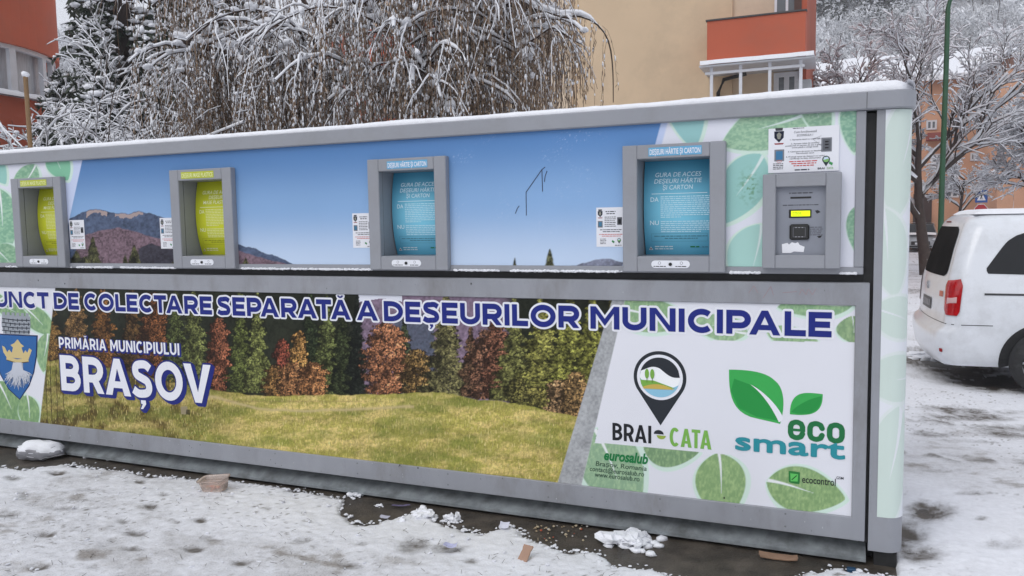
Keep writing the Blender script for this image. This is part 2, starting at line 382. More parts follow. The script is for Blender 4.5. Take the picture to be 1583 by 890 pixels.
def letter(ch, W, t, ty=None):
    "(strokes, closed strokes, polygons) of one capital, height 1"
    h = t/2; S_, Cl, Po = [], [], []
    b = {'Ă': 'A', 'Ș': 'S'}.get(ch, ch)
    if b == 'I': S_.append([(h, 0), (h, 1)])
    if b == 'L': S_.append([(h, 1), (h, h), (W, h)])
    if b == 'T': S_ += [[(0, 1-h), (W, 1-h)], [(W/2, 1-t), (W/2, 0)]]
    if b == 'E': S_ += [[(W, 1-h), (h, 1-h), (h, h), (W, h)], [(t, .5), (W*.93, .5)]]
    if b in 'PRB':
        S_.append([(h, 0), (h, 1)]); y0 = .36 if b == 'P' else .40; y0 = .51 if b == 'B' else y0; r = (1-h-y0)/2; rx = min(r*1.15, W*.45); Wb = W*.95 if b == 'B' else W
        S_.append([(t, 1-h), (Wb-h-rx, 1-h)]+_arc(Wb-h-rx, (1-h+y0)/2, rx, r, 88, -88)+[(Wb-h-rx, y0), (t, y0)])
        if b == 'R': Po.append([(W*.42, y0-h*.6), (W*.42+t*1.12, y0-h*.2), (W, 0), (W-t*1.15, 0)])
        if b == 'B': r = (.51-h)/2; rx = r*1.2; S_.append([(t, .51), (W-h-rx, .51)]+_arc(W-h-rx, (h+.51)/2, rx, r, 88, -88)+[(W-h-rx, h), (t, h)])
    if b == 'D': S_ += [[(h, 0), (h, 1)], [(t, 1-h), (W*.38, 1-h)]+_arc(W*.38, .5, W*.62-h, .5-h, 86, -86, 16)+[(W*.38, h), (t, h)]]
    if b == 'O': Cl.append(_arc(W/2, .5, W/2-h, .515-h, 0, 348, 30))
    if b == 'C': S_.append(_arc(W*.54, .5, W*.54-h, .515-h, 47, 313, 24))
    if b == 'U': S_.append([(h, 1)]+[(h, .45)]+_arc(W/2, .40, W/2-h, .41-h, 184, 356, 14)+[(W-h, .45), (W-h, 1)])
    if b == 'N': S_ += [[(h, 0), (h, 1)], [(W-h, 0), (W-h, 1)]]; Po.append([(t*.2, 1), (t*1.15, 1), (W-t*.2, 0), (W-t*1.15, 0)])
    if b == 'M': S_ += [[(h, 0), (h, 1)], [(W-h, 0), (W-h, 1)]]; Po += [[(t*.1, 1), (t*1.0, 1), (W/2+t*.12, .42), (W/2-t*.02, .14)], [(W-t*.1, 1), (W-t*1.0, 1), (W/2-t*.12, .42), (W/2+t*.02, .14)]]
    if b == 'A': k = 1.12*t; Po += [[(0, 0), (k, 0), (W/2+.02, .80), (W/2+.5*t, 1), (W/2-.5*t, 1)], [(W, 0), (W-k, 0), (W/2-.02, .80), (W/2-.5*t, 1), (W/2+.5*t, 1)], [(W*.22, .20), (W*.78, .20), (W*.70, .20+t*.85), (W*.30, .20+t*.85)]]
    if b == 'V': k = 1.15*t; Po += [[(0, 1), (k, 1), (W/2+.02, .20), (W/2+.5*t, 0), (W/2-.5*t, 0)], [(W, 1), (W-k, 1), (W/2-.02, .20), (W/2-.5*t, 0), (W/2+.5*t, 0)]]
    if b == 'S': S_.append(_catmull([(W*.90, .79), (W*.70, .885), (W*.46, 1-h), (W*.25, .85), (W*.15+h*.2, .73), (W*.26, .60), (W*.5, .525), (W*.75, .44), (W*.85-h*.1, .28), (W*.74, .15), (W*.5, h), (W*.27, .115), (W*.05, .205)]))
    if ch == 'Ă': S_.append(('thin', _arc(W/2, 1.27, .15, .14, 200, 340, 8)))
    if ch == 'Ș': Po.append([(W/2-.08, -.07), (W/2+.09, -.07), (W/2+.10, -.17), (W/2-.02, -.31), (W/2-.10, -.31), (W/2-.02, -.18), (W/2-.08, -.16)])
    polys = list(Po)
    def ribbon(P, t, closed=False):
        P = np.array(P, float); n = len(P); L_, R_ = [], []
        for i in range(n):
            if closed: a, c = P[i]-P[i-1], P[(i+1) % n]-P[i]
            else: a = P[i]-P[i-1] if i else P[1]-P[0]; c = P[i+1]-P[i] if i < n-1 else P[-1]-P[-2]
            a = a/(np.linalg.norm(a)+1e-9); c = c/(np.linalg.norm(c)+1e-9); m = a+c; m /= np.linalg.norm(m)+1e-9; nn = np.array([-m[1], m[0]]); k = 1/max(.45, nn @ np.array([-a[1], a[0]]))
            L_.append(P[i]+nn*t/2*k); R_.append(P[i]-nn*t/2*k)
        for i in range(n if closed else n-1): j = (i+1) % n; polys.append([tuple(L_[i]), tuple(L_[j]), tuple(R_[j]), tuple(R_[i])])
    for q in S_:
        if q[0] == 'thin': ribbon(q[1], .085)
        else: ribbon(q, t)
    for q in Cl: ribbon(q, t, True)
    return polys
def capitals(mb, body, x0, x1, z, cap, y, col, t=.2, gap=.105, grow=0.0, space=.30, m=0):
    need = (x1-x0)/cap; tot = 0.0; fix = 0.0
    for i, ch in enumerate(body):
        b = {'Ă': 'A', 'Ș': 'S'}.get(ch, ch)
        if ch == ' ': tot += space
        elif ch == 'I': fix += t
        else: tot += LW[b]
        if i < len(body)-1: tot += gap+KERN.get(body[i:i+2], 0)
    k = (need-fix)/tot; x = 0.0; q = 0; V, F = [], []
    for ci, ch in enumerate(body):
        b = {'Ă': 'A', 'Ș': 'S'}.get(ch, ch)
        if ch == ' ': x += (space+gap)*k; continue
        W = t if ch == 'I' else LW[b]*k
        for P in letter(ch, W, t):
            P = [(x0+(x+a)*cap, z+c*cap) for a, c in P]
            if grow:
                n = len(P)
                for i in range(n):
                    A = np.array(P[i]); B = np.array(P[(i+1) % n]); D = B-A; L_ = np.linalg.norm(D)+1e-9; d = D/L_*grow; nn = np.array([-d[1], d[0]])
                    if L_ < 1e-6: continue
                    q += 1; yy = y+((q*37) % 211)*1.2e-6
                    pts = [A+nn, A+nn*.6-d*.8, A-nn*.6-d*.8, A-nn, B-nn, B-nn*.6+d*.8, B+nn*.6+d*.8, B+nn]; V += [(p[0], yy, p[1]) for p in pts]; F.append(tuple(range(len(V)-8, len(V))))
            q += 1; yy = y+((q*37) % 211)*1.2e-6
            if len(P) <= 4: V += [(p[0], yy, p[1]) for p in P]; F.append(tuple(range(len(V)-len(P), len(V))))
            else:
                base = len(V); V += [(p[0], yy, p[1]) for p in P]
                F += [tuple(base+i for i in tr) for tr in tessellate_polygon([[Vector((p[0], p[1], 0)) for p in P]])]
        x += W+(gap+KERN.get(body[ci:ci+2], 0))*k
    mb.add(V, F, col, m)

# ------------------------------------------------------------------ the printed pictures of the kiosk
Y0 = 4.0
def mixc(A, c, k):
    return A*(1-k[..., None]) + np.asarray(c)*k[..., None]
def leafmask(U, V, cx, cy, ln, wd, ang, soft=1.5):
    a = math.radians(ang); x = (U-cx)*math.cos(a)+(V-cy)*math.sin(a); y = -(U-cx)*math.sin(a)+(V-cy)*math.cos(a)
    t = x/ln; w = wd*np.maximum(0, 1-t*t)**0.72*(1-0.28*t)
    return np.clip((w-np.abs(y))/soft+0.5, 0, 1)*(np.abs(t) < 1), x, y
def put_leaf(A, U, V, cx, cy, ln, wd, ang, col, tex=None, alpha=1.0, halo=(205, 228, 214), vein=True, rib=(232, 238, 240)):
    if halo is not None:
        h, _, _ = leafmask(U, V, cx+2, cy+2, ln*1.07, wd*1.16, ang); A = mixc(A, lin(halo), h*0.9)
    m, x, y = leafmask(U, V, cx, cy, ln, wd, ang)
    c = np.broadcast_to(lin(col), A.shape).copy()
    if tex is not None: c = c*0.35+tex*0.65
    A = A*(1-(m*alpha)[..., None])+c*(m*alpha)[..., None]
    if vein:
        r = np.clip((ln*0.035*(0.2-x/ln)-np.abs(y-0.06*ln*np.sin(x/ln*2)))/1.2+0.5, 0, 1)*(x < 0.2*ln)*(x > -ln)*m
        A = mixc(A, lin(rib), r)
    return A
def nz(U, V, s, seed, o=4, ax=1.0, ay=1.0): return fbm(U/s*ax, V/s*ay, seed, o)

def canvas(x0, x1, z0, z1, step):
    nx = int((x1-x0)/step)+1; nzz = int((z1-z0)/step)+1
    X, Z = np.meshgrid(np.linspace(x0, x1, nx), np.linspace(z0, z1, nzz))
    U, V = pix(X, np.full_like(X, Y0), Z); return X, Z, U, V

def conifer(A, U, V, cx, top, base, hw, col, seed, gap=0.5, up=0.9):
    t = (V-top)/(base-top); tt = np.clip(t, 0, 1)
    edge = hw*(0.10+0.90*tt**up)*(0.62+0.75*fbm(V/7.0, np.full_like(V, cx)+np.sign(U-cx)*7, seed, 3))
    m = np.clip((edge-np.abs(U-cx))/2.0+0.5, 0, 1)*(t > 0)*(t < 1.02)
    dx = (U-cx)/(hw+1)
    n = fbm(U/2.6+V*0.05, (V-np.abs(U-cx)*0.6)/3.2, seed+3, 5, gain=0.85); n2 = fbm(U/8.0, V/7.0, seed+5, 4)
    lite = 0.95+0.35*dx
    s = (0.22+1.75*np.clip((n-0.36)*3.4, 0, 1))*np.clip(lite+(n2-0.52)*3.2, 0.15, 1.7)
    if col[0] > 120: s = 0.28+0.70*s
    m = m*np.clip(0.35+(n-0.35)*6+(1-np.abs(dx))*1.4, 0, 1)
    return A*(1-m[..., None])+(lin(col)*s[..., None]*0.95)*m[..., None]

def dabs(A, U, V, n, region, hw, hh, cols, seed, droop=0.0, lit=None, alpha=0.85):
    "many small brush marks; region(u, v) -> keep; sizes in cells"
    r = np.random.default_rng(seed); h, w = U.shape; iy = r.integers(0, h, n); ix = r.integers(0, w, n); k = region(U[iy, ix], V[iy, ix], r); iy, ix = iy[k], ix[k]
    if len(iy) == 0: return A
    cols = lin(np.array(cols)); c = cols[r.integers(0, len(cols), len(iy))]*(0.55+0.9*r.random((len(iy), 1)))
    if lit is not None: c = c*lit(U[iy, ix], V[iy, ix])[:, None]
    rw = hw*(0.6+0.8*r.random(len(iy))); rh = hh*(0.6+0.8*r.random(len(iy))); mx = int(hw*1.5)+1; my = int(hh*1.5)+1
    for dy in range(-my, my+1):
        for dx in range(-mx, mx+1):
            q = (dx/rw)**2+((dy+droop*abs(dx))/rh)**2; a = np.clip(1.6-q*1.5, 0, 1)*alpha; yy = np.clip(iy+dy, 0, h-1); xx = np.clip(ix+dx, 0, w-1)
            A[yy, xx] = A[yy, xx]*(1-a[:, None])+c*a[:, None]
    return A
def tree_dabs(A, U, V, cx, top, base, hw, col, seed, up=0.9):
    leafy = col[0] > 120; hw = hw*(1.0 if leafy else 0.84); c = np.array(col)*(1.0 if leafy else 1.22); area = (base-top)*hw; r0 = np.random.default_rng(seed); ph = r0.random(6)*6.28
    x_lo, x_hi = cx-hw*1.3, cx+hw*1.3
    cols_ = np.where((U[V.shape[0]//2] > x_lo) & (U[V.shape[0]//2] < x_hi))[0]
    if len(cols_) < 3: return A
    i0, i1 = cols_[0], cols_[-1]+1; As, Us, Vs = A[:, i0:i1], U[:, i0:i1], V[:, i0:i1]
    def reg(u, v, r):
        t = (v-top)/(base-top); tt = np.clip(t, 0, 1); e = hw*(0.03+1.0*tt**0.95) if not leafy else hw*np.sqrt(np.clip(1-(2*np.clip(t, 0, 1)-1.18)**2/1.45, 0.02, 1))
        e = e*((0.50 if not leafy else .66)+(1.0 if not leafy else .75)*vn(v/3.6+seed, np.sign(u-cx)*9.0+0*v, 8))
        return (t > 0) & (t < 1.0) & (np.abs(u-cx) < e*(0.75+0.35*r.random(len(u))))
    lit = lambda u, v: np.clip(0.75+0.45*(u-cx)/hw+1.1*(vn(u/5+seed, v/6, 3)-0.5)+0.7*(vn(u/12+seed, v/13, 4)-0.5), 0.15, 1.7)
    n = int(As.shape[0]*As.shape[1]*0.42)
    dark = [tuple(c*0.26), tuple(c*0.38), tuple(c*0.16)]; As = dabs(As, Us, Vs, n, reg, 2.4, 1.8, dark, seed, 0.4)
    lights = [tuple(np.minimum(c*1.1, 255)), tuple(c*0.8), tuple(np.minimum(c*1.4, 255)), tuple(c*0.55)]
    As = dabs(As, Us, Vs, n, reg, 2.0 if not leafy else 1.3, 1.1 if not leafy else 1.2, lights, seed+1, 0.55 if not leafy else 0.0, lit, 0.8)
    A[:, i0:i1] = As; return A

def paint_lower():
    X, Z, U, V = canvas(-6.95, 0.098, 0.232, 1.250, 0.004)
    A = np.zeros(X.shape+(3,))
    # wood edge in shade
    n = fbm(U/4, V/6, 1, 5, gain=0.75); n2 = nz(U, V, 26, 2)
    A[:] = lin((30, 33, 24)); A *= (0.35+1.7*np.clip(n*n2*2.2, 0, 1))[..., None]
    # purple far slopes with a gap of sky
    mt = sstep(548, 566, U)*(1-sstep(770, 800, U)); hz = nz(U, V, 4, 5)
    A = mixc(A, lin((150, 128, 150))*0.8, mt*0.85); A *= (1+mt*(hz-0.5)*1.1)[..., None]
    ridge = 461+np.abs(U-590)*0.16
    A = mixc(A, lin((222, 224, 236)), (V < ridge)*(np.abs(U-588) < 34)*1.0)
    sl = (V > 488+(U-560)*-0.02+12*(nz(U, V, 30, 6, 2)-0.5))*mt; A = mixc(A, lin((70, 84, 98)), sl*0.8*(U > 610)*(U < 672))
    A *= (1+sl*(nz(U, V, 3, 8)-0.5)*0.9)[..., None]
    TR = [(70, 440, 620, 50, (92, 70, 38)), (118, 440, 575, 34, (104, 80, 50)), (160, 430, 590, 30, (96, 66, 36)), (205, 430, 590, 26, (70, 52, 30)),
          (238, 452, 600, 20, (122, 78, 48)), (272, 438, 600, 24, (66, 72, 40)), (300, 440, 606, 30, (84, 88, 50)), (338, 492, 604, 17, (138, 86, 62)),
          (372, 440, 606, 26, (74, 80, 42)), (398, 450, 606, 26, (92, 96, 54)), (480, 440, 608, 30, (40, 48, 30)), (505, 452, 610, 30, (84, 90, 52)), (530, 440, 610, 22, (44, 50, 30)),
          (552, 448, 612, 20, (26, 30, 24)), (436, 524, 606, 13, (144, 78, 60)), (462, 512, 610, 15, (172, 130, 76)), (425, 565, 614, 18, (170, 128, 76)), (452, 560, 614, 20, (166, 118, 78)), (484, 560, 615, 22, (172, 120, 78)),
          (625, 488, 606, 22, (60, 66, 46)), (598, 498, 612, 33, (174, 118, 84)), (645, 540, 612, 24, (148, 118, 72)), (690, 448, 610, 42, (92, 88, 58)), (728, 500, 612, 22, (82, 62, 46)),
          (752, 510, 616, 26, (150, 108, 84)), (768, 495, 616, 20, (144, 98, 76)), (795, 452, 618, 36, (98, 98, 56)), (838, 444, 626, 46, (112, 110, 58)), (880, 440, 632, 44, (106, 106, 52)), (915, 446, 640, 40, (104, 104, 50)),
          (946, 446, 650, 34, (104, 100, 52)), (800, 585, 620, 18, (132, 126, 70)), (862, 588, 640, 24, (164, 132, 96)), (890, 575, 646, 24, (160, 128, 84)), (830, 596, 628, 16, (150, 142, 78))]
    for i, (cx, tp, bs, hw, c) in enumerate(TR):
        A = tree_dabs(A, U, V, cx, tp, bs, hw, c, 100+i*7, up=0.8)
    # meadow
    xs = [-400, 60, 90, 130, 200, 260, 330, 400, 500, 600, 660, 700, 740, 780, 830, 870, 960]; ys = [560, 560, 555, 560, 575, 590, 603, 612, 611, 609, 606, 609, 618, 620, 631, 640, 655]
    e = np.interp(U, xs, ys)+5*(nz(U, V, 16, 12, 3)-0.5)
    g = np.clip((V-e)/1.5+0.5, 0, 1)
    dist = np.clip((V-e)/130, 0, 1)
    f1 = 0.5*fbm(U/30, V/9, 21, 4)+0.5*fbm(U/7, V/3.2, 29, 4, gain=0.7); f2 = fbm(U/1.9, V/3.0, 22, 4, gain=0.8); f3 = fbm(U/60, V/22, 23, 4)
    gc = mixc(np.broadcast_to(lin((158, 150, 76)), A.shape), lin((204, 182, 116)), np.clip((f1-0.44)*6, 0, 1)*0.85); gc = mixc(gc, lin((116, 122, 54)), np.clip((f3-0.50)*5, 0, 1)*0.75)
    gc = gc*(0.32+1.6*f2)[..., None]
    left = 1-sstep(250, 420, U+(V-600)*0.5)
    bush = np.clip((fbm(U/16, V/14, 31, 4)-0.45)*5, 0, 1)
    gc = mixc(gc, lin((96, 78, 34)), left*bush*0.9); gc *= (1-0.30*left)[..., None]
    gc = gc*(1+(fbm(U/1.8, V/3.5, 33, 2)-0.5)*0.7*left[...])[..., None] if False else gc
    A = A*(1-g[..., None])+gc*g[..., None]
    md = lambda u, v, r: v > np.interp(u, xs, ys)+2
    A0 = A.copy(); A = dabs(A, U, V, 26000, lambda u, v, r: md(u, v, r) & (r.random(len(u)) < 0.7), 0.7, 2.6, [(214, 194, 128), (190, 176, 98), (146, 142, 68), (230, 214, 152), (166, 146, 82)], 301, 0.0, None, 0.55)
    A = dabs(A, U, V, 9000, lambda u, v, r: md(u, v, r) & (u < 330) & (vn(u/14, v/10, 5) > 0.5), 1.2, 1.6, [(96, 76, 36), (124, 98, 44), (60, 48, 24), (150, 124, 60)], 303, 0.0, None, 0.7)
    A = dabs(A, U, V, 5000, lambda u, v, r: (v < np.interp(u, xs, ys)+8) & (v > np.interp(u, xs, ys)-16) & (u > 60) & (u < 330), 1.4, 1.6, [(150, 112, 56), (110, 78, 40), (180, 140, 70)], 305, 0.0, None, 0.7)
    A = np.where((g > .5)[..., None], A*(0.74+0.52*fbm(U/60, V/12, 311, 4))[..., None], A); A = np.where((g > .5)[..., None], mixc(A, lin((112, 124, 54)), np.clip((fbm(U/80+3, V/16, 313, 3)-.5)*4, 0, 1)*.35), A)
    # track
    tr = np.exp(-((V-(np.interp(U, [330, 400, 470, 560, 640], [612, 631, 634, 631, 627])+2*nz(U, V, 20, 40, 2)))/2.2)**2)*(U > 320)*(U < 640)
    A = mixc(A, lin((196, 176, 132)), tr*0.75)
    tr2 = np.exp(-((V-620)/1.2)**2)*(U > 350)*(U < 560); A = mixc(A, lin((140, 118, 80)), tr2*0.4)
    st = (np.abs(U-285) < 5)*(np.abs(V-634) < 6); A = mixc(A, lin((150, 138, 110)), st*1.0); A = mixc(A, lin((40, 34, 24)), ((np.abs(U-291) < 3)*(np.abs(V-637) < 4))*0.8)
    # thin bare stems at lower left
    for sx in (72, 79, 88, 98): A = mixc(A, lin((52, 34, 20)), ((np.abs(U-sx-(V-600)*0.03) < 0.7)*(V > 540)*(V < 655))*0.7)
    # slanted grey gravel band and white field
    tex = mixc(np.broadcast_to(lin((122, 150, 110)), A.shape), lin((172, 196, 144)), np.clip((fbm(U/2.5, V/5, 51, 4)-0.35)*2.2, 0, 1))
    b1 = 946-(V-465)*0.298          # forest / gravel
    gm = np.clip((U-b1)/1.2+0.5, 0, 1); gv = fbm(U/3.0, V/3.0, 61, 5); g2 = fbm(U/22, V/22, 63, 4)
    A = A*(1-gm[..., None])+(lin((158, 160, 162))*(0.45+0.75*gv+0.55*g2)[..., None])*gm[..., None]
    b2 = 966-(V-465)*0.235
    wmk = np.clip((U-b2)/1.2+0.5, 0, 1); wh = np.broadcast_to(lin((224, 225, 232)), A.shape)
    A = A*(1-wmk[..., None])+wh*wmk[..., None]
    R = A.copy()
    lf = lambda B, *a, **k: put_leaf(B, U, V, *a, **k)
    R = lf(R, 1010, 488, 62, 26, 8, (150, 190, 152), tex=tex); R = lf(R, 1110, 505, 46, 20, 190, (170, 205, 176), tex=tex); R = lf(R, 1262, 470, 60, 20, 176, (150, 196, 160), tex=tex)
    R = lf(R, 1225, 520, 40, 15, 10, (150, 190, 152), tex=tex); R = lf(R, 1320, 510, 22, 26, 80, (130, 160, 130), tex=tex)
    R = lf(R, 950, 728, 72, 46, 62, (128, 176, 140), tex=tex, alpha=0.85); R = lf(R, 1038, 692, 44, 30, 6, (110, 150, 116), tex=tex)
    R = lf(R, 1115, 752, 52, 38, 83, (150, 186, 120), tex=tex); R = lf(R, 1246, 758, 62, 34, 12, (140, 176, 110), tex=tex)
    R = lf(R, 1340, 600, 30, 22, 70, (190, 214, 196), tex=None)
    box = (U > 955-(V-524)*0.22)*(U < 1400)*(V > 524+(U-955)*0.013)*(V < 684+(U-920)*0.088)   # clear field behind the logos
    R = R*(1-box[..., None])+wh*box[..., None]
    A = R*wmk[..., None]+A*(1-wmk[..., None])
    # left end: white field with leaves and the coat of arms
    bl = 86-(V-443)*0.115
    lm = np.clip((bl-U)/1.2+0.5, 0, 1); Lf = wh.copy()
    for a in [(-30, 478, 40, 20, 150, (130, 176, 140)), (62, 497, 34, 16, 40, (120, 170, 130)), (20, 480, 26, 12, 20, (110, 160, 124)), (70, 545, 30, 14, 95, (140, 184, 146)), (15, 625, 40, 26, 60, (110, 160, 104)), (46, 640, 30, 16, 80, (124, 170, 112)), (-60, 560, 50, 28, 100, (150, 190, 150)), (-120, 500, 60, 30, 30, (140, 184, 150)), (-160, 600, 60, 30, 60, (120, 170, 120))]:
        Lf = put_leaf(Lf, U, V, *a, tex=tex)
    A = A*(1-lm[..., None])+Lf*lm[..., None]
    return X, Z, np.clip(A*0.97, 0.003, 0.80)

def paint_upper():
    X, Z, U, V = canvas(-6.95, 0.087, 1.430, 2.150, 0.004)
    A = np.zeros(X.shape+(3,)); t = (2.15-Z)/0.72
    c0, c1, c2 = lin((90, 134, 188)), lin((138, 174, 216)), lin((190, 208, 232))
    side = np.clip((X+1.2)/-4.5, 0, 1)
    A[:] = c0*(1-sstep(0, 0.55, t))[..., None]+c1*(sstep(0, 0.55, t)-sstep(0.5, 1, t))[..., None]+c2*sstep(0.5, 1, t)[..., None]
    A *= (1-0.20*side*(1-t))[..., None]
    def ridge(xs, ys, col, seed, rough=3.0, tex=0.5, ts=4.0):
        nonlocal A
        e = np.interp(U, xs, ys)+rough*(fbm(U/9, U*0, seed, 4)-0.5)*2; m = np.clip((V-e)/1.2+0.5, 0, 1)*(U >= xs[0])*(U <= xs[-1])
        n = fbm(U/ts, V/ts, seed+2, 4); n2 = fbm(U/20, V/14, seed+4, 3)
        A = A*(1-m[..., None])+(lin(col)*(1+tex*2*(n-0.5)+0.9*(n2-0.5))[..., None])*m[..., None]
        return e
    e = ridge([95, 112, 126, 140, 150, 165, 180, 200, 215, 232, 245, 262, 300, 372, 410, 440, 452, 470], [345, 335, 329, 323, 323, 326, 329, 330, 327, 329, 333, 340, 355, 378, 390, 400, 408, 412], (76, 88, 112), 71, 2.6, 0.5, 3)
    rock = (V-e > 1)*(V-e < 11*fbm(U/7, V/7, 75, 3)+1)*(((U > 134)*(U < 166))+((U > 178)*(U < 222)) > 0); A = mixc(A, lin((176, 156, 150)), rock*0.85)
    ridge([118, 135, 160, 185, 205, 235, 262, 290, 330, 372, 385, 420, 445], [372, 362, 355, 352, 356, 366, 372, 378, 384, 388, 392, 402, 409], (114, 94, 104), 81, 2.0, 0.8, 2.4)
    ridge([215, 235, 262, 300], [384, 376, 384, 390], (58, 56, 66), 85, 2, 0.6, 3)
    ridge([880, 905, 922, 938, 950, 975, 1010], [412, 406, 401, 399, 402, 408, 413], (124, 128, 146), 91, 1.5, 0.5, 3)
    for cx, tp, hw in ((144, 366, 13), (208, 378, 11), (118, 388, 12), (194, 394, 6), (850, 385, 8), (796, 398, 3), (272, 396, 8), (132, 396, 16), (380, 398, 6)):
        A = conifer(A, U, V, cx, tp, 413, hw, (66, 66, 42) if cx != 850 else (96, 98, 72), int(cx)*3)
    A = mixc(A, lin((24, 26, 26)), (V > 398)*(U < 132)*(U > 100)*0.7)
    tex = mixc(np.broadcast_to(lin((134, 172, 150)), A.shape), lin((172, 204, 176)), np.clip((fbm(U/4, V/2.5, 151, 4)-0.38)*4, 0, 1))
    wh = np.broadcast_to(lin((222, 224, 234)), A.shape)
    # right end: white with large leaves, slanted edge
    b = 1022-(V-190)*0.27
    rm = np.clip((U-b)/1.2+0.5, 0, 1); R = wh.copy()
    R = mixc(R, lin((190, 204, 234)), (1-sstep(b+8, b+12, U))*1.0)
    L = [(1062, 176, 54, 28, 78, (150, 196, 196), 0), (1185, 196, 74, 36, 158, (150, 186, 150), 1), (1264, 176, 42, 22, 70, (120, 150, 124), 1), (1328, 190, 46, 30, 100, (110, 160, 142), 1), (1146, 292, 62, 34, 120, (152, 198, 192), 2),
         (1166, 406, 60, 42, 98, (168, 208, 200), 0), (1326, 360, 40, 16, 82, (110, 160, 130), 1), (1350, 250, 40, 20, 80, (150, 198, 180), 0), (1235, 410, 30, 20, 60, (180, 214, 206), 0)]
    for cx, cy, ln, wd, an, c, tx in L:
        R = put_leaf(R, U, V, cx, cy, ln, wd, an, c, tex=tex if tx == 1 else None, rib=(214, 228, 226))
    br = np.clip((fbm(U/4, V/3, 171, 4)-0.5)*6, 0, 1)*np.exp(-(((U-1158)/14)**2+((V-288)/20)**2)); R = mixc(R, lin((96, 140, 96)), br)
    A = A*(1-rm[..., None])+R*rm[..., None]
    # left end
    b = 127-(V-250)*0.22
    lm = np.clip((b-U)/1.2+0.5, 0, 1); Q = wh.copy()
    Q = mixc(Q, lin((196, 206, 232)), sstep(b-24, b-20, U)*1.0)
    for cx, cy, ln, wd, an, c, tx in [(38, 284, 34, 18, 118, (110, 168, 124), 1), (92, 256, 26, 18, 60, (130, 190, 158), 0), (4, 340, 50, 24, 80, (120, 184, 144), 1), (12, 402, 30, 22, 40, (104, 156, 104), 1), (-4, 262, 26, 14, 60, (150, 200, 190), 0), (-70, 330, 60, 30, 60, (120, 180, 140), 1), (-130, 380, 60, 30, 100, (150, 200, 170), 0)]:
        Q = put_leaf(Q, U, V, cx, cy, ln, wd, an, c, tex=tex if tx else None)
    A = A*(1-lm[..., None])+Q*lm[..., None]
    # scuffs
    sc = np.clip((fbm(U/1.6, V/1.6, 191, 3)-0.70)*9, 0, 1)*np.clip((fbm(U/30, V/30, 193, 3)-0.55)*6, 0, 1)*(U > 700)*(U < 960); A = mixc(A, lin((190, 206, 232)), sc*0.5)
    return X, Z, np.clip(A*0.97, 0.003, 0.80)

# ------------------------------------------------------------------ the kiosk
kiosk = tag(empty('collection_kiosk', (-3.2, 4.8, 0)), 'long grey waste collection kiosk with printed mountain and forest panels, snow along its top', 'kiosk')
KL = kiosk.location.copy()
def kpart(mb, name, mats, parent=None):
    o = mb.build(name, mats, parent if parent is not None else kiosk)
    o.matrix_parent_inverse = Matrix.Translation(-KL) if parent is None else Matrix.Identity(4)
    return o
F = lambda px, py: S(px, py, Y0)

b = MB(); b.box(-6.98, 0.16, 4.30, 5.45, 0.12, 2.16); b.box(0.13, 0.19, 4.03, 5.4, 0.1, 2.14); b.box(-6.98, 0.131, 4.035, 4.31, 1.33, 1.41); b.box(-6.98, 0.131, 4.06, 4.31, 0.115, 0.20); b.box(-6.98, 0.131, 4.06, 4.31, 2.12, 2.16); kpart(b, 'body', M['black'])
def plan(x1, y0, y1, r, x0, n=10):
    p = [(x0, y1), (x0, y0)]
    for i in range(n+1):
        a = -math.pi/2+i/n*math.pi/2; p.append((x1-r+r*math.cos(a), y0+r+r*math.sin(a)))
    return p+[(x1, y1)]
b = MB(); b.zprism(plan(0.337, 3.972, 5.5, 0.085, -7.0), 2.150, 2.232, bev=0.006); kpart(b, 'top_rail', M['grey'])
b = MB(); b.box(-0.004, -0.0028, 3.9708, 3.9712, 2.153, 2.229) if False else b.box(0.1280, 0.1300, 3.9712, 3.99, 2.154, 2.228, (0.1,)*3); kpart(b, 'rail_joint', M['black'])
# snow on the roof: a rounded, uneven layer
xs = np.linspace(-7.0, 0.325, 1400); hh = 0.026+0.016*fbm(xs*2.2, xs*0, 5, 5)+0.022*sstep(-0.5, 0.2, xs)*fbm(xs*5, xs*0, 9, 3)
prof = [(0.0, 0.0), (-0.004, 0.35), (0.004, 0.75), (0.02, 0.95), (0.06, 1.05), (0.3, 1.2), (1.45, 1.25)]
XX = np.repeat(xs[None], len(prof), 0); YY = np.array([[p[0]] for p in prof])+3.986+0*XX; ZZ = 2.230+hh[None]*np.array([[p[1]] for p in prof])
front = np.array([1, 1, 1, .8, .5, .2, 0])[:, None]
YY = YY+front*0.010*(fbm(XX*14, ZZ*30+3, 8, 4)-0.5); ZZ = ZZ+0.004*(fbm(XX*30, YY*30, 3, 3)-0.5)
round_ = sstep(0.24, 0.325, XX); YY = YY+0.07*round_**2*(YY < 4.2); ZZ = ZZ-0.018*round_
b = MB(); b.grid(XX, YY, ZZ, smooth=True)
yy = np.linspace(3.99, 5.45, 60); Y2, T2 = np.meshgrid(yy, np.linspace(0, 1, 5)); X2 = 0.326-0.03*T2**2; Z2 = 2.23+0.045*np.sqrt(T2)*(0.8+0.4*fbm(Y2*3, Y2*0, 4, 3)); b.grid(X2, Y2, Z2, smooth=True)
kpart(b, 'roof_snow', M['snow'])

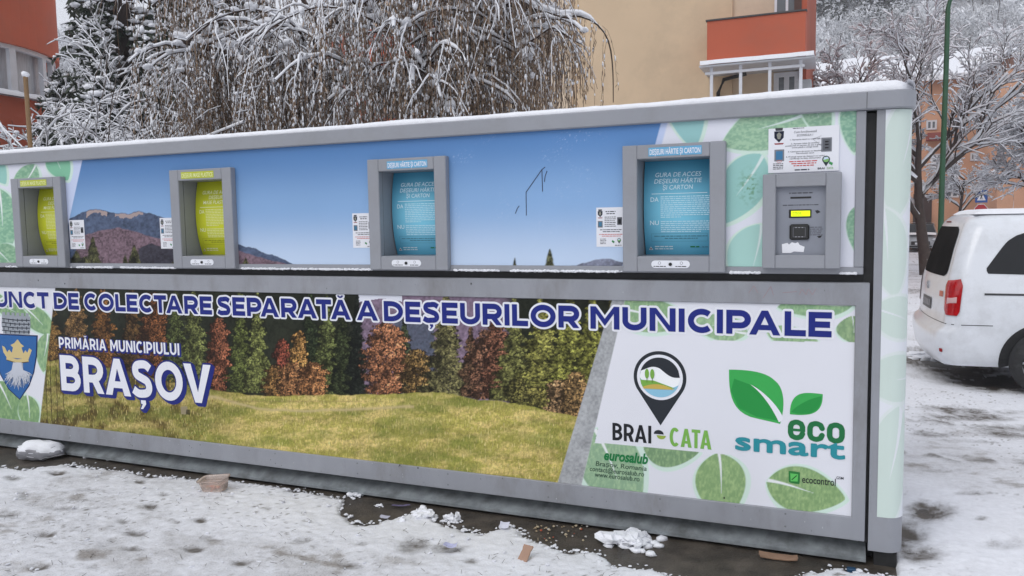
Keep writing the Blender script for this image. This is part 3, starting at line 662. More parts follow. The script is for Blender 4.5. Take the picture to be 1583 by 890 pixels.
# upper wall: printed sheet, frame rails
X, Z, A = paint_upper(); b = MB()
cx_, cz_ = (X[:-1, :-1]+X[1:, 1:])/2, (Z[:-1, :-1]+Z[1:, 1:])/2; keep = np.ones(cx_.shape, bool)
for k in range(4):
    xh = -1.005-1.52*k if k < 2 else -4.043-1.52*(k-2)
    keep &= ~((cx_ > xh+0.06) & (cx_ < xh+0.452) & (cz_ > 1.465) & (cz_ < 1.99))
b.grid(X, np.full_like(X, 3.998), Z, A, mask=keep); kpart(b, 'upper_picture_panel', M['print'])
fr = MB(); fr.bbox(-6.98, 0.1285, 3.990, 4.05, 1.396, 1.4295, 0.003); fr.bbox(0.0865, 0.1285, 3.9895, 4.05, 1.4305, 2.149, 0.003)
kpart(fr, 'upper_frame', M['grey'])
# lower flap
X, Z, A = paint_lower(); b = MB(); b.grid(X, np.full_like(X, 3.998), Z, A); lowp = kpart(b, 'lower_picture_panel', M['print'])
fr = MB(); fr.bbox(-6.98, 0.157, 3.986, 4.05, 1.2495, 1.357, 0.003); fr.bbox(-6.98, 0.157, 3.986, 4.05, 0.120, 0.2335, 0.003); fr.bbox(0.0975, 0.1572, 3.9858, 4.05, 0.1195, 1.3572, 0.003)
for px, py in ((103, 438), (62, 433), (620, 718), (648, 722), (1120, 768), (730, 438)):
    x, z = F(px, py); fr.box(x-0.003, x+0.003, 3.9845, 3.9862, z-0.005, z+0.005, m=1)
kpart(fr, 'lower_frame', [M['grey_low'], M['black']])
b = MB(); rs_ = random.Random(5)
for i in range(60):
    x = rs_.uniform(-6.5, .10); z = rs_.choice([rs_.uniform(1.255, 1.35), rs_.uniform(.125, .225), rs_.uniform(.125, .225)]); w_ = rs_.uniform(.001, .003); h_ = rs_.uniform(.002, .009); b.box(x, x+w_, 3.9848, 3.9862, z, z+h_, lin(rs_.choice([(60, 60, 62), (90, 90, 92), (196, 198, 204)])))
for i in range(11):
    x = -6.4+i*.62; 
    for z in (.148, .212): b.add([(x+.005*math.cos(a), 3.9852, z+.005*math.sin(a)) for a in np.linspace(0, 2*math.pi, 8, endpoint=False)], [tuple(range(8))], lin((112, 114, 118)))
o = kpart(b, 'paint_chips', M['paint']); o['kind'] = 'stuff'
# galvanised skirt
b = MB(); xs = np.linspace(-6.98, 0.165, 3); pr = [(4.16, 0.150), (4.12, 0.105), (4.015, 0.044), (3.996, 0.034), (3.996, 0.016), (4.03, 0.012)]
XX = np.repeat(xs[None], len(pr), 0); b.grid(XX, np.array([[p[0]] for p in pr])+0*XX, np.array([[p[1]] for p in pr])+0*XX)
b.add([(0.165, y, z) for y, z in pr], [(0, 1, 2, 3, 4, 5)]); kpart(b, 'skirt', M['zinc'])
b = MB(); b.box(-6.9, 0.25, 4.12, 5.4, 0.0, 0.12); kpart(b, 'plinth', M['black'])
# rounded end post
def arc_plan(x0, x1, y0, r, y1, off=0.0, n=12):
    p = [(x0, y0-off)]
    for i in range(n+1):
        a = -math.pi/2+i/n*math.pi/2; p.append((x1-r+(r+off)*math.cos(a), y0+r+(r+off)*math.sin(a)))
    return p+[(x1+off, y1)]
b = MB(); pl = arc_plan(0.173, 0.322, 4.0, 0.075, 5.4)+[(0.173, 5.4)]; b.zprism(pl, 0.075, 2.149); post = kpart(b, 'end_post', M['grey'])
pl = arc_plan(0.209, 0.322, 4.0, 0.075, 5.4, off=0.0015); P_ = np.array(pl)
seg = np.r_[0, np.cumsum(np.hypot(*np.diff(P_, axis=0).T))]; sN = np.r_[np.linspace(0, seg[-2], 60), np.linspace(seg[-2], seg[-1], 60)[1:]]
zN = np.linspace(0.245, 2.147, 420); SS, ZZ = np.meshgrid(sN, zN); XX = np.interp(SS, seg, P_[:, 0]); YY = np.interp(SS, seg, P_[:, 1])
C = np.broadcast_to(lin((219, 222, 228)), SS.shape+(3,)).copy(); U_, V_ = SS*1000, (2.2-ZZ)*1000
for a in [(90, 260, 300, 105, 100), (20, 700, 210, 95, 80), (110, 1010, 150, 95, 15), (60, 1290, 150, 110, 175), (60, 1720, 300, 100, 95), (450, 500, 200, 120, 60), (600, 1200, 260, 120, 100), (900, 800, 260, 130, 80)]:
    C = put_leaf(C, U_, V_, *a, (200, 214, 207), halo=(213, 221, 219), rib=(219, 223, 226))
b = MB(); b.grid(XX, YY, ZZ, C, smooth=True); kpart(b, 'post_picture', M['print'])
b = MB(); b.zprism([(0.20, 4.03), (0.30, 4.03), (0.30, 4.2), (0.20, 4.2)], -0.02, 0.08); kpart(b, 'post_foot', M['rubber'])

# snow crumbs lying on the middle ledge
def crumbs(x0, x1, z, n, s=0.006, y=3.991):
    xs = RNG.uniform(x0, x1, n); k = fbm(xs*9, xs*0, 3, 3); keep = k > 0.38; xs = xs[keep]
    return np.c_[xs, np.full(len(xs), y)-RNG.random(len(xs))*0.002, np.full(len(xs), z)+RNG.random(len(xs))*0.004], s*(0.5+RNG.random(len(xs)))
b = MB()
for x0, x1, n in [(-6.6, -5.58, 240), (-5.04, -4.06, 420), (-3.51, -2.53, 380), (-1.99, -1.02, 420), (-0.47, -0.33, 90), (0.03, 0.10, 40)]:
    c, r = crumbs(x0, x1, 1.399, n, 0.0065); b.blobs(c, np.c_[r*1.6, r, r*0.8])
kpart(b, 'ledge_snow', M['snow'])

# ---- lettering and emblems on the lower panel
NAVY = lin((34, 44, 122)); WHT = lin((228, 229, 236))
LY = [3.998-0.0007*i for i in range(12)]
b = MB()
TB = [("PUNCT DE COLECTARE SEPARATĂ", None), ("A", None)]
tz, tc = 1.095, 0.120
def title(mb, s, px0, px1):
    x0 = F(px0, 480)[0]; x1 = F(px1, 490)[0]
    capitals(mb, s, x0, x1, tz, tc, LY[2], WHT, t=.25, grow=0.0115); capitals(mb, s, x0, x1, tz, tc, LY[5], NAVY, t=.25)
title(b, "PUNCT", -25, 78); title(b, "DE", 85, 124); title(b, "COLECTARE", 132, 329); title(b, "SEPARATĂ", 337, 543); title(b, "A", 552, 585); title(b, "DEȘEURILOR", 594, 896); title(b, "MUNICIPALE", 913, 1286)
kpart(b, 'title_lettering', M['print'])
b = MB()
x0, x1 = F(92, 530)[0], F(278, 540)[0]
capitals(b, "PRIMĂRIA MUNICIPIULUI", x0+0.006, x1+0.006, 0.806, 0.080, LY[2], NAVY, t=.19, gap=.14, grow=0.008); capitals(b, "PRIMĂRIA MUNICIPIULUI", x0, x1, 0.811, 0.080, LY[5], WHT, t=.19, gap=.14)
x0, x1 = F(95, 575)[0], F(328, 592)[0]
for k in range(4): capitals(b, "BRAȘOV", x0+0.007*k, x1+0.007*k, 0.497-0.005*k, 0.262, LY[4]+0.00035*k, NAVY, t=.215, gap=.11, grow=0.011)
capitals(b, "BRAȘOV", x0, x1, 0.497, 0.262, LY[8], WHT, t=.215, gap=.11)
kpart(b, 'city_hall_lettering', M['print'])

def bez(pts, n=10):
    "closed outline through cubic pieces: [p0, c1, c2, p1, c1, c2, ...]"
    out = []; P = pts+[pts[0]]
    for i in range(0, len(pts), 3):
        p0, p1, p2, p3 = [np.array(P[i+k], float) for k in range(4)]
        for t in np.linspace(0, 1, n, endpoint=False): out.append((1-t)**3*p0+3*(1-t)**2*t*p1+3*(1-t)*t*t*p2+t**3*p3)
    return [tuple(p) for p in out]
def PF(pts): return [F(*p) for p in pts]
_sj = [0]
def stroke(mb, pts, w, y, col, m=0, w1=None):
    n = len(pts); _sj[0] += 1; y = y-(_sj[0]*31 % 97)*3e-6
    for i in range(n-1):
        a = np.array(pts[i], float); c = np.array(pts[i+1], float); d = c-a; L_ = np.linalg.norm(d)+1e-9; nn = np.array([-d[1], d[0]])/L_
        wa = w if w1 is None else w+(w1-w)*i/(n-1); wb = w if w1 is None else w+(w1-w)*(i+1)/(n-1)
        y = y-2.3e-5*(1 if i % 2 else 0)-1e-6*i
        mb.add([(a[0]-nn[0]*wa/2, y, a[1]-nn[1]*wa/2), (a[0]+nn[0]*wa/2, y, a[1]+nn[1]*wa/2), (c[0]+nn[0]*wb/2, y, c[1]+nn[1]*wb/2), (c[0]-nn[0]*wb/2, y, c[1]-nn[1]*wb/2)], [(0, 1, 2, 3)], col, m)
# coat of arms: grey mural crown, blue shield, golden crown with a tree root
b = MB()
BK = lin((26, 32, 44)); GD = lin((206, 186, 132))
sh = PF([(-8, 517), (57, 520), (56, 550), (52, 575), (45, 595), (31, 616), (14, 600), (2, 578), (-6, 550)])
cx = sum(p[0] for p in sh)/len(sh); cz = sum(p[1] for p in sh)/len(sh)
b.poly([(cx+(p[0]-cx)*1.06, cz+(p[1]-cz)*1.04) for p in sh], LY[1], lin((24, 40, 84))); b.poly(sh, LY[2], lin((44, 98, 160)))
MC = PF([(6, 515), (46, 518), (48, 502), (47, 489), (4, 486), (3, 500)]); b.poly(MC, LY[2], lin((150, 156, 164)))
for i in range(6):
    a = 4+i*7.3; b.poly(PF([(a, 487+i*0.4), (a+4.6, 487+i*0.4), (a+4.6, 482+i*0.4), (a, 482+i*0.4)]), LY[3], lin((150, 156, 164)))
for j in range(4): stroke(b, PF([(4, 492+j*6), (25, 494.5+j*6), (47, 495+j*6)]), 0.006, LY[4], BK)
for j in range(4):
    for i in range(6): a = 7+i*7+(j % 2)*3; stroke(b, PF([(a, 492.4+j*6), (a, 497.5+j*6)]), 0.006, LY[4], BK)
b.poly(PF([(11, 552), (45, 555), (50, 541), (46, 538), (43, 545), (40, 541), (37, 546), (34, 537), (38, 535), (33, 531), (28, 524), (23, 530), (17, 533), (21, 537), (19, 545), (15, 540), (12, 544), (8, 536), (4, 534), (6, 544)]), LY[3], GD)
stroke(b, PF([(11, 553), (28, 558), (45, 556)]), 0.028, LY[4], GD); stroke(b, PF([(11, 556), (28, 561), (45, 559)]), 0.006, LY[5], lin((90, 76, 40)))
rr = random.Random(4)
b.poly(PF([(21, 558), (36, 559), (37, 575), (20, 575)]), LY[3], lin((190, 196, 206)))
for i in range(120):
    t = rr.random(); x = 14+t*30; yb = rr.uniform(588, 604)-abs(t-0.5)*22; p = [(22+t*12, 560), (20+t*16+rr.uniform(-1, 1), 572), (x+rr.uniform(-3, 3), (572+yb)/2), (x+(t-0.5)*8+rr.uniform(-4, 4), yb)]
    stroke(b, PF(p), 0.010, LY[4+(i % 3)], lin((196, 200, 210)) if i % 3 else lin((120, 130, 150)), w1=0.003)
kpart(b, 'coat_of_arms', M['print'])
# map-pin emblem
b = MB(); c = np.array(F(1020, 583)); r = 0.137; ink = lin((44, 48, 54))
pts = [(c[0]+r*math.cos(a), c[1]+r*math.sin(a)) for a in np.linspace(math.radians(-28), math.radians(208), 44)]+[(c[0]+0.004, c[1]-0.253)]
b.poly(pts, LY[1], ink)
circ = lambda rr_, n=40, x=0, z=0: [(c[0]+x+rr_*math.cos(a), c[1]+z+rr_*math.sin(a)) for a in np.linspace(0, 2*math.pi, n, endpoint=False)]
b.poly(circ(0.119), LY[2], WHT); b.poly(circ(0.104), LY[3], lin((238, 240, 242)))
def cap_(rr_, f):                # part of the disc bounded by a wave
    xs = np.linspace(-rr_*0.999, rr_*0.999, 30); return xs, np.sqrt(np.maximum(rr_**2-xs**2, 0)), f(xs)
xs, top, w = cap_(0.104, lambda x: 0.040+0.014*np.cos((x+0.03)*34)-0.32*np.maximum(x-0.0, 0)); w = np.clip(w, -top, top)
b.poly([(c[0]+x, c[1]+z) for x, z in zip(xs, w)]+[(c[0]+x, c[1]+z) for x, z in zip(xs[::-1], top[::-1])], LY[4], ink)
def low(f, col, y):
    xs, top, w = cap_(0.104, f); w = np.clip(w, -top, top); b.poly([(c[0]+x, c[1]-z) for x, z in zip(xs, top)]+[(c[0]+x, c[1]+z) for x, z in zip(xs[::-1], w[::-1])], y, col)
low(lambda x: -0.030-0.25*x*0-0.03*np.cos((x-0.02)*18), lin((140, 190, 214)), LY[4]); low(lambda x: -0.018-0.32*np.maximum(x+0.03, 0), lin((120, 168, 74)), LY[5]); low(lambda x: -0.036-3.2*(x+0.012)**2, lin((196, 170, 86)), LY[6])
for dx in (-0.066, -0.038):
    b.poly([(c[0]+dx+0.011*math.sin(a), c[1]+0.016+0.026*math.cos(a)) for a in np.linspace(0, 2*math.pi, 14, endpoint=False)], LY[7], lin((120, 168, 74))); b.box(c[0]+dx-0.0015, c[0]+dx+0.0015, LY[7], LY[6], c[1]-0.03, c[1]-0.005, lin((90, 120, 60)))
b_ = b; x0 = F(947, 660)[0]
capitals(b, "BRAI", x0, F(1007, 670)[0], 0.500, 0.094, LY[2], lin((34, 36, 40)), t=.17, gap=.12); capitals(b, "CATA", -0.772, F(1100, 680)[0], 0.497, 0.097, LY[2], lin((122, 176, 82)), t=.17, gap=.12)
cc = F(1020, 672)
b.poly([(cc[0]+0.026*math.cos(a)-0.005, cc[1]+0.022*math.sin(a)+0.004) for a in np.linspace(0, math.pi, 12)], LY[2], ink); b.poly([(cc[0]+0.024*math.cos(a)+0.008, cc[1]+0.020*math.sin(a)-0.002) for a in np.linspace(math.pi, 2*math.pi, 12)], LY[2], lin((150, 170, 74)))
kpart(b, 'pin_logo', M['print'])
# twin-leaf emblem
b = MB(); GR = lin((62, 168, 84)); GR2 = lin((40, 140, 66))
big = bez([(1127, 571), (1127, 600), (1127, 632), (1160, 644), (1175, 648), (1195, 652), (1206, 655), (1214, 630), (1214, 600), (1198, 588), (1185, 575), (1160, 571), (1140, 571)][:12]); b.poly(PF(big), LY[1], GR)
vein = bez([(1160, 594), (1175, 600), (1203, 625), (1211, 646), (1209, 650), (1206, 652), (1204, 652), (1195, 632), (1178, 606), (1160, 594)][:9]); b.poly(PF(vein), LY[2], WHT)
sm = bez([(1221, 640), (1221, 615), (1232, 607), (1248, 607), (1256, 607), (1265, 608), (1272, 609), (1272, 625), (1268, 636), (1252, 640), (1240, 642), (1230, 641)]); b.poly(PF(sm), LY[1], GR)
b.poly(PF([(1135, 585), (1170, 598), (1195, 622), (1203, 650), (1170, 644), (1142, 630), (1130, 604)]), LY[1]-0.0003, GR2*1.08)
b.poly(PF(bez([(1223, 636), (1232, 626), (1250, 616), (1270, 612), (1270, 625), (1264, 636), (1250, 639), (1240, 640), (1230, 640)])), LY[1]-0.0003, GR2*1.08)
def eco(mb, x0, x1, z, hgt_, y, col):
    W = (x1-x0)/3-0.006; t_ = .025; h = t_/2
    for i, ch in enumerate("eco"):
        xa = x0+i*(W+0.009); xb = xa+W; za, zb = z, z+hgt_; c_ = .022
        ring = [(xb-h, za+hgt_*.36), (xb-h, za+h+c_), (xb-h-c_*.3, za+h+c_*.3), (xb-h-c_, za+h), (xa+h+c_, za+h), (xa+h+c_*.3, za+h+c_*.3), (xa+h, za+h+c_), (xa+h, zb-h-c_), (xa+h+c_*.3, zb-h-c_*.3), (xa+h+c_, zb-h), (xb-h-c_, zb-h), (xb-h-c_*.3, zb-h-c_*.3), (xb-h, zb-h-c_), (xb-h, zb-hgt_*.36)]
        if ch == 'o': ring = ring+[ring[0]]
        if ch == 'e': ring = [(xb-h, za+hgt_*.27)]+ring[1:-1]+[(xb-h, zb-hgt_*.36), (xb-h, za+hgt_*.44)]
        stroke(mb, ring, t_, y, col)
        for j, p in enumerate(ring[1:-1]): mb.poly([(p[0]+h*math.cos(a), p[1]+h*math.sin(a)) for a in np.linspace(0, 2*math.pi, 10, endpoint=False)], y+(j % 5)*2e-5+1e-5, col)
        if ch == 'e': mb.poly([(xa+h, za+hgt_*.43), (xb-.001, za+hgt_*.43), (xb-.001, za+hgt_*.56), (xa+h, za+hgt_*.56)], y-0.00008, col)
eco(b, F(1218, 665)[0], F(1306, 672)[0], 0.583, 0.102, LY[2], lin((36, 112, 66)))
text(b, "smart", F(1138, 690)[0], F(1305, 700)[0], 0.512, 0.088, LY[5], lin((46, 140, 152)), grow=0.0045)
kpart(b, 'twin_leaf_logo', M['print'])
# small contact lettering
b = MB(); x0 = F(934, 705)[0]; x1 = F(1002, 709)[0]
text(b, "eurosalub", x0, x1, 0.386, 0.058, LY[2], lin((30, 120, 66)), bold=0.035, shear=0.22)
for s, px, py, w in (("Brașov, Romania", 921, 716, 79), ("contact@eurosalub.ro", 912, 724, 84), ("www.eurosalub.ro", 920, 733, 69)):
    xa, za = F(px, py); xb = F(px+w, py+6)[0]; text(b, s, xa, xb, za-0.012, 0.026, LY[2], lin((60, 84, 70)), bold=0.008, shear=0.15)
kpart(b, 'contact_lettering', M['print']); b = MB(); xa, za = F(1219, 746); b.poly(bez([(xa, za+0.06), (xa+0.02, za+0.062), (xa+0.04, za+0.06), (xa+0.052, za+0.058), (xa+0.054, za+0.03), (xa+0.052, za+0.01), (xa+0.05, za), (xa+0.03, za-0.002), (xa+0.01, za), (xa+0.002, za+0.004), (xa, za+0.02), (xa, za+0.04)], 5), LY[2], lin((46, 120, 60)))
b.poly([(xa+0.008, za+0.05), (xa+0.044, za+0.048), (xa+0.042, za+0.012), (xa+0.010, za+0.010)], LY[3], lin((96, 190, 96))); stroke(b, [(xa+0.015, za+0.018), (xa+0.038, za+0.042)], 0.004, LY[4], lin((20, 60, 30)))
xa, za = F(1240, 745); text(b, "ecocontrol", xa, F(1292, 747)[0], za-0.002, 0.036, LY[2], lin((40, 44, 48)), bold=0.012)
xa, za = F(1292, 743); text(b, "GSM", xa+0.002, F(1304, 744)[0], za+0.010, 0.013, LY[2], lin((70, 74, 80)), bold=0.01)
kpart(b, 'leaf_square_logo', M['print'])
# marker scribble on the sky of the upper panel and faint red scratches above the lower one
b = MB()
for pts in ([(814, 333), (813.5, 297), (838, 262), (843, 258)], [(839, 296), (838, 262)], [(842, 281), (843, 272), (846, 264)], [(797, 330), (800, 322), (803, 318)]):
    stroke(b, PF(pts), 0.004, LY[2], lin((40, 48, 70)))
kpart(b, 'marker_scribble', M['paint']); b = MB()
for a in ([(1158, 452), (1166, 441)], [(1166, 441), (1172, 452)], [(1180, 460), (1192, 442), (1196, 456)], [(1210, 452), (1232, 450)], [(1236, 455), (1240, 446), (1246, 455), (1250, 446), (1256, 455), (1262, 445)]):
    stroke(b, PF(a), 0.003, 3.9853, lin((150, 130, 136)))
kpart(b, 'scratches', M['paint'])

# ---- access chutes
def chute(x0, kind):
    "grey raised frame with a deep recess, curved hatch, header label and foot label"
    w, z0, z1 = 0.512, 1.402, 2.043; x1 = x0+w; yf = 3.955
    ix0, ix1, iz0, iz1 = x0+0.076, x1-0.076, 1.482, 1.972
    b = MB()
    b.bbox(x0, ix0, yf, 4.0, z0, z1, 0.004); b.bbox(ix1, x1, yf, 4.0, z0, z1, 0.004); b.bbox(ix0, ix1, yf+0.0005, 4.0, iz1, z1-0.0005, 0.0035); b.bbox(ix0, ix1, yf+0.0005, 4.0, z0+0.0005, iz0, 0.0035)
    for q in ((x0+0.0765, iz0), (x1-0.0765, iz0), (x0+0.0765, iz1), (x1-0.0765, iz1)): pass
    fr = b.build('access_chute', M['grey'], None)
    e = MB(); ye = 4.17
    e.add([(ix0-.0015, 4.0005, iz0), (ix0-.0015, 4.0005, iz1), (ix0-.0015, ye, iz1), (ix0-.0015, ye, iz0)], [(0, 1, 2, 3)]); e.add([(ix1+.0015, 4.0005, iz0), (ix1+.0015, 4.0005, iz1), (ix1+.0015, ye, iz1), (ix1+.0015, ye, iz0)], [(0, 1, 2, 3)])
    e.add([(ix0-.0015, 4.0005, iz0), (ix1+.0015, 4.0005, iz0), (ix1+.0015, ye, iz0), (ix0-.0015, ye, iz0)], [(0, 1, 2, 3)]); e.add([(ix0-.0015, 4.0005, iz1), (ix1+.0015, 4.0005, iz1), (ix1+.0015, ye, iz1), (ix0-.0015, ye, iz1)], [(0, 1, 2, 3)])
    rc = e.build('recess', M['grey'], fr)
    # hatch
    zc = (iz0+iz1)/2+0.02
    bend = lambda z: 4.090+(np.asarray(z)-zc)**2*0.62+0.25*np.maximum(0, zc-0.1-np.asarray(z))**2
    hx0, hx1 = ix0+0.004, ix1-0.004
    GX, GZ = np.meshgrid(np.linspace(hx0, hx1, 40), np.linspace(iz0+0.001, iz1-0.001, 50))
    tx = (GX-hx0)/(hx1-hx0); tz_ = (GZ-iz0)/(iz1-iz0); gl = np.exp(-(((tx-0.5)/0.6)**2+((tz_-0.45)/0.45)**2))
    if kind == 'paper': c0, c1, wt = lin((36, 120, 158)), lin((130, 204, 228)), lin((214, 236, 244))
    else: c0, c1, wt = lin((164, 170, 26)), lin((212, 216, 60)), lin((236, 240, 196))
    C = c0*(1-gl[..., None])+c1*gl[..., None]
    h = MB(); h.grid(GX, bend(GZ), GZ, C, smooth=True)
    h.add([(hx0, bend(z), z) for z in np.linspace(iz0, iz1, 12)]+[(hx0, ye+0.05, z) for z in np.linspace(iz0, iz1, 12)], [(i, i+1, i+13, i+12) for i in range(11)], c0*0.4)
    xc = (hx0+hx1)/2; o = -0.0015; W_ = hx1-hx0
    L3 = ("GURA DE ACCES", "DEȘEURI HÂRTIE", "ȘI CARTON") if kind == 'paper' else ("GURA DE ACCES", "DEȘEURI", "MASE PLASTICE")
    for i, s in enumerate(L3):
        ww = (0.235, 0.245, 0.155)[i] if kind == 'paper' else (0.235, 0.125, 0.215)[i]
        text(h, s, xc-ww/2, xc+ww/2, iz1-0.085-i*0.033, 0.0225, o, wt, bold=0.004, shear=0.16 if i < 2 else 0.1, bend=bend)
    def bar(xa, xb, za, zb, col, oo=o):
        y0_, y1_ = bend(np.array([za, zb]))+oo; h.add([(xa, y0_, za), (xb, y0_, za), (xb, y1_, zb), (xa, y1_, zb)], [(0, 1, 2, 3)], col)
    bar(xc-0.135, xc+0.150, iz1-0.173, iz1-0.170, wt)
    text(h, "DA", xc-0.140, xc-0.098, iz1-0.212, 0.023, o, wt, bold=0.006, bend=bend); text(h, "NU", xc-0.144, xc-0.098, iz1-0.333, 0.023, o, wt, bold=0.006, bend=bend)
    mid = C[25, 20]*0.35+wt*0.65
    for i in range(11): words(h, xc-0.088, xc+(0.165 if i < 10 else 0.02), iz1-0.190-i*0.0105, 0.0062, o, mid, bend=bend, seed=3+i)
    for i in range(6): words(h, xc-0.088, xc+(0.165 if i < 5 else 0.12), iz1-0.318-i*0.0105, 0.0062, o, mid, bend=bend, seed=13+i)
    dk = C[8, 20]*0.45
    for xa, xb, za, zb in ((xc-0.14, xc+0.150, 1.553, 1.5542), (xc-0.14, xc+0.150, 1.593, 1.5942), (xc-0.14, xc-0.1388, 1.553, 1.594), (xc+0.1488, xc+0.150, 1.553, 1.594)): bar(xa, xb, za, zb, dk)
    words(h, xc-0.125, xc+0.155, 1.578, 0.0065, o, dk, bend=bend, seed=31); words(h, xc-0.07, xc+0.10, 1.566, 0.0065, o, dk, bend=bend, seed=32)
    for i in range(2): words(h, xc-0.125, xc-0.03, 1.523-i*0.012, 0.0075, o, wt*0.8, bend=bend, seed=41+i)
    y0_, y1_ = bend(np.array([1.508, 1.527]))+o; h.add([(xc-0.158, y0_, 1.508), (xc-0.134, y0_, 1.508), (xc-0.146, y1_, 1.527)], [(0, 1, 2)], wt*0.75); bar(xc-0.150, xc-0.142, 1.511, 1.518, lin((150, 80, 90)), o*1.6)
    words(h, xc+0.06, xc+0.11, 1.521, 0.009, o, lin((40, 120, 60)) if kind == 'paper' else dk, bend=bend, seed=45); words(h, xc+0.12, xc+0.150, 1.521, 0.007, o, dk, bend=bend, seed=47)
    h.build('hatch', M['print'], fr)
    # header label
    l = MB(); lc = lin((104, 168, 206)) if kind == 'paper' else lin((184, 192, 58)); s = "DEȘEURI HÂRTIE ȘI CARTON" if kind == 'paper' else "DEȘEURI MASE PLASTICE"
    la, lb = (x0+0.135, x0+0.398) if kind == 'paper' else (x0+0.105, x0+0.375)
    l.box(la, lb, yf-0.001, yf, 1.984, 2.027, lc); text(l, s, la+0.006, lb-0.006, 1.991, 0.027, yf-0.0017, WHT*0.98 if kind == 'paper' else lin((222, 226, 170)), bold=0.02)
    l.build('header_label', M['print'], fr)
    # foot label: white pill with a keyhole
    l = MB(); zc2 = 1.442; xm = x0+0.245
    pts = [(xm+0.078+0.019*math.cos(a), zc2+0.019*math.sin(a)) for a in np.linspace(-math.pi/2, math.pi/2, 9)]+[(xm-0.078+0.019*math.cos(a), zc2+0.019*math.sin(a)) for a in np.linspace(math.pi/2, 3*math.pi/2, 9)]
    l.prism(pts, yf-0.0012, yf, lin((226, 228, 234)))
    for dx in (-0.055, 0.055):
        words(l, xm+dx-0.030, xm+dx+0.032, zc2-0.013, 0.0055, yf-0.0018, lin((40, 42, 48)), seed=int(dx*100)+60)
        l.poly([(xm+dx+0.0075*math.cos(a), zc2+0.006+0.008*math.sin(a)) for a in np.linspace(0, 2*math.pi, 10, endpoint=False)], yf-0.0016, lin((120, 124, 132))); l.poly([(xm+dx+0.0055*math.cos(a), zc2+0.006+0.006*math.sin(a)) for a in np.linspace(0, 2*math.pi, 10, endpoint=False)], yf-0.0020, lin((226, 228, 234)))
    l.build('foot_label', M['print'], fr)
    k = MB(); pts = [(xm+0.0085*math.cos(a), zc2+0.0085*math.sin(a)) for a in np.linspace(0, 2*math.pi, 14, endpoint=False)]; k.prism(pts, yf-0.006, yf-0.001, (0.02,)*3); k.build('lock', M['black'], fr)
    fr.parent = kiosk; fr.matrix_parent_inverse = Matrix.Translation(-KL)
    return fr
proto = chute(-1.005, 'paper'); proto['label'] = 'access chute for paper with blue hatch'
def chute_copy(src, dx):
    c = src.copy(); COL.objects.link(c); c.location = src.location+Vector((dx, 0, 0))
    for ch in [x for x in bpy.data.objects if x.parent == src]:
        d = ch.copy(); COL.objects.link(d); d.parent = c
    return c
chute_copy(proto, -1.520)
yel = chute(-4.043, 'plastic'); yel['label'] = 'access chute for plastic with yellow-green hatch'; chute_copy(yel, -1.520)

# ---- card terminal
b = MB(); x0, x1, z0, z1 = -0.318, 0.029, 1.425, 1.872; ix0, ix1, iz0, iz1 = -0.258, -0.038, 1.488, 1.810; yf = 3.935
b.bbox(x0, ix0, yf, 4.0, z0, z1, 0.004); b.bbox(ix1, x1, yf, 4.0, z0, z1, 0.004); b.bbox(ix0, ix1, yf+0.0005, 4.0, iz1, z1-0.0005, 0.0035); b.bbox(ix0, ix1, yf+0.0005, 4.0, z0+0.0005, iz0, 0.0035)
term = kpart(b, 'card_terminal', M['grey'])
def sub(mb, name, m, parent=term): o = mb.build(name, m, parent); o.matrix_parent_inverse = parent.matrix_parent_inverse.inverted() if False else Matrix.Identity(4); return o
b = MB(); yb = 3.965; b.box(ix0-0.002, ix1+0.002, yb, yb+0.01, iz0-0.002, iz1+0.002, lin((132, 136, 146))); words(b, -0.20, -0.09, 1.778, 0.007, yb-0.0006, lin((70, 72, 80)), seed=3); words(b, -0.228, -0.07, 1.722, 0.006, yb-0.0006, lin((70, 72, 80)), seed=5)
for i in range(5): words(b, -0.105, -0.05, 1.617-i*0.009, 0.005, yb-0.0006, lin((80, 82, 92)), seed=8+i)
b.poly([(-0.085, 1.696), (-0.072, 1.699), (-0.060, 1.689), (-0.076, 1.682)], yb-0.0006, lin((30, 30, 34))); b.poly([(-0.075, 1.576), (-0.052, 1.580), (-0.058, 1.570), (-0.066, 1.568)], yb-0.0006, lin((30, 30, 34)))
sub(b, 'face_plate', M['paint'])
b = MB(); b.box(-0.194, -0.102, yb-0.002, yb, 1.755, 1.763, (0.01,)*3); sub(b, 'card_slot', M['black'])
b = MB(); b.bbox(-0.200, -0.100, yb-0.004, yb, 1.664, 1.703, 0.002); bz = sub(b, 'display_bezel', M['black'])
M['lcd'] = mat('lcd_screen', tuple(lin((196, 214, 0))), 0.3, var=0.02, emit=(tuple(lin((200, 226, 0))), 0.75))
b = MB(); b.box(-0.190, -0.106, yb-0.0046, yb-0.004, 1.671, 1.697); sub(b, 'display_screen', M['lcd'])
b = MB()
for z in (1.688, 1.682, 1.676): words(b, -0.184, -0.140, z, 0.003, yb-0.0052, lin((110, 124, 10)), seed=2)
sub(b, 'display_text', M['paint'])
b = MB(); b.bbox(-0.196, -0.108, yb-0.012, yb, 1.560, 1.634, 0.008, (0.02,)*3)
for xa, xb, za, zb in ((-0.181, -0.124, 1.573, 1.576), (-0.181, -0.124, 1.617, 1.620), (-0.181, -0.178, 1.573, 1.620), (-0.127, -0.124, 1.573, 1.620)): b.box(xa, xb, yb-0.0128, yb-0.012, za, zb, lin((90, 90, 96)))
for xa in (-0.170, -0.156, -0.142): b.box(xa, xa+0.006, yb-0.0132, yb-0.0128, 1.6175, 1.6195, lin((190, 190, 196))); b.box(xa, xa+0.006, yb-0.0132, yb-0.0128, 1.5735, 1.5755, lin((190, 190, 196)))
sub(b, 'card_reader', M['paint'])
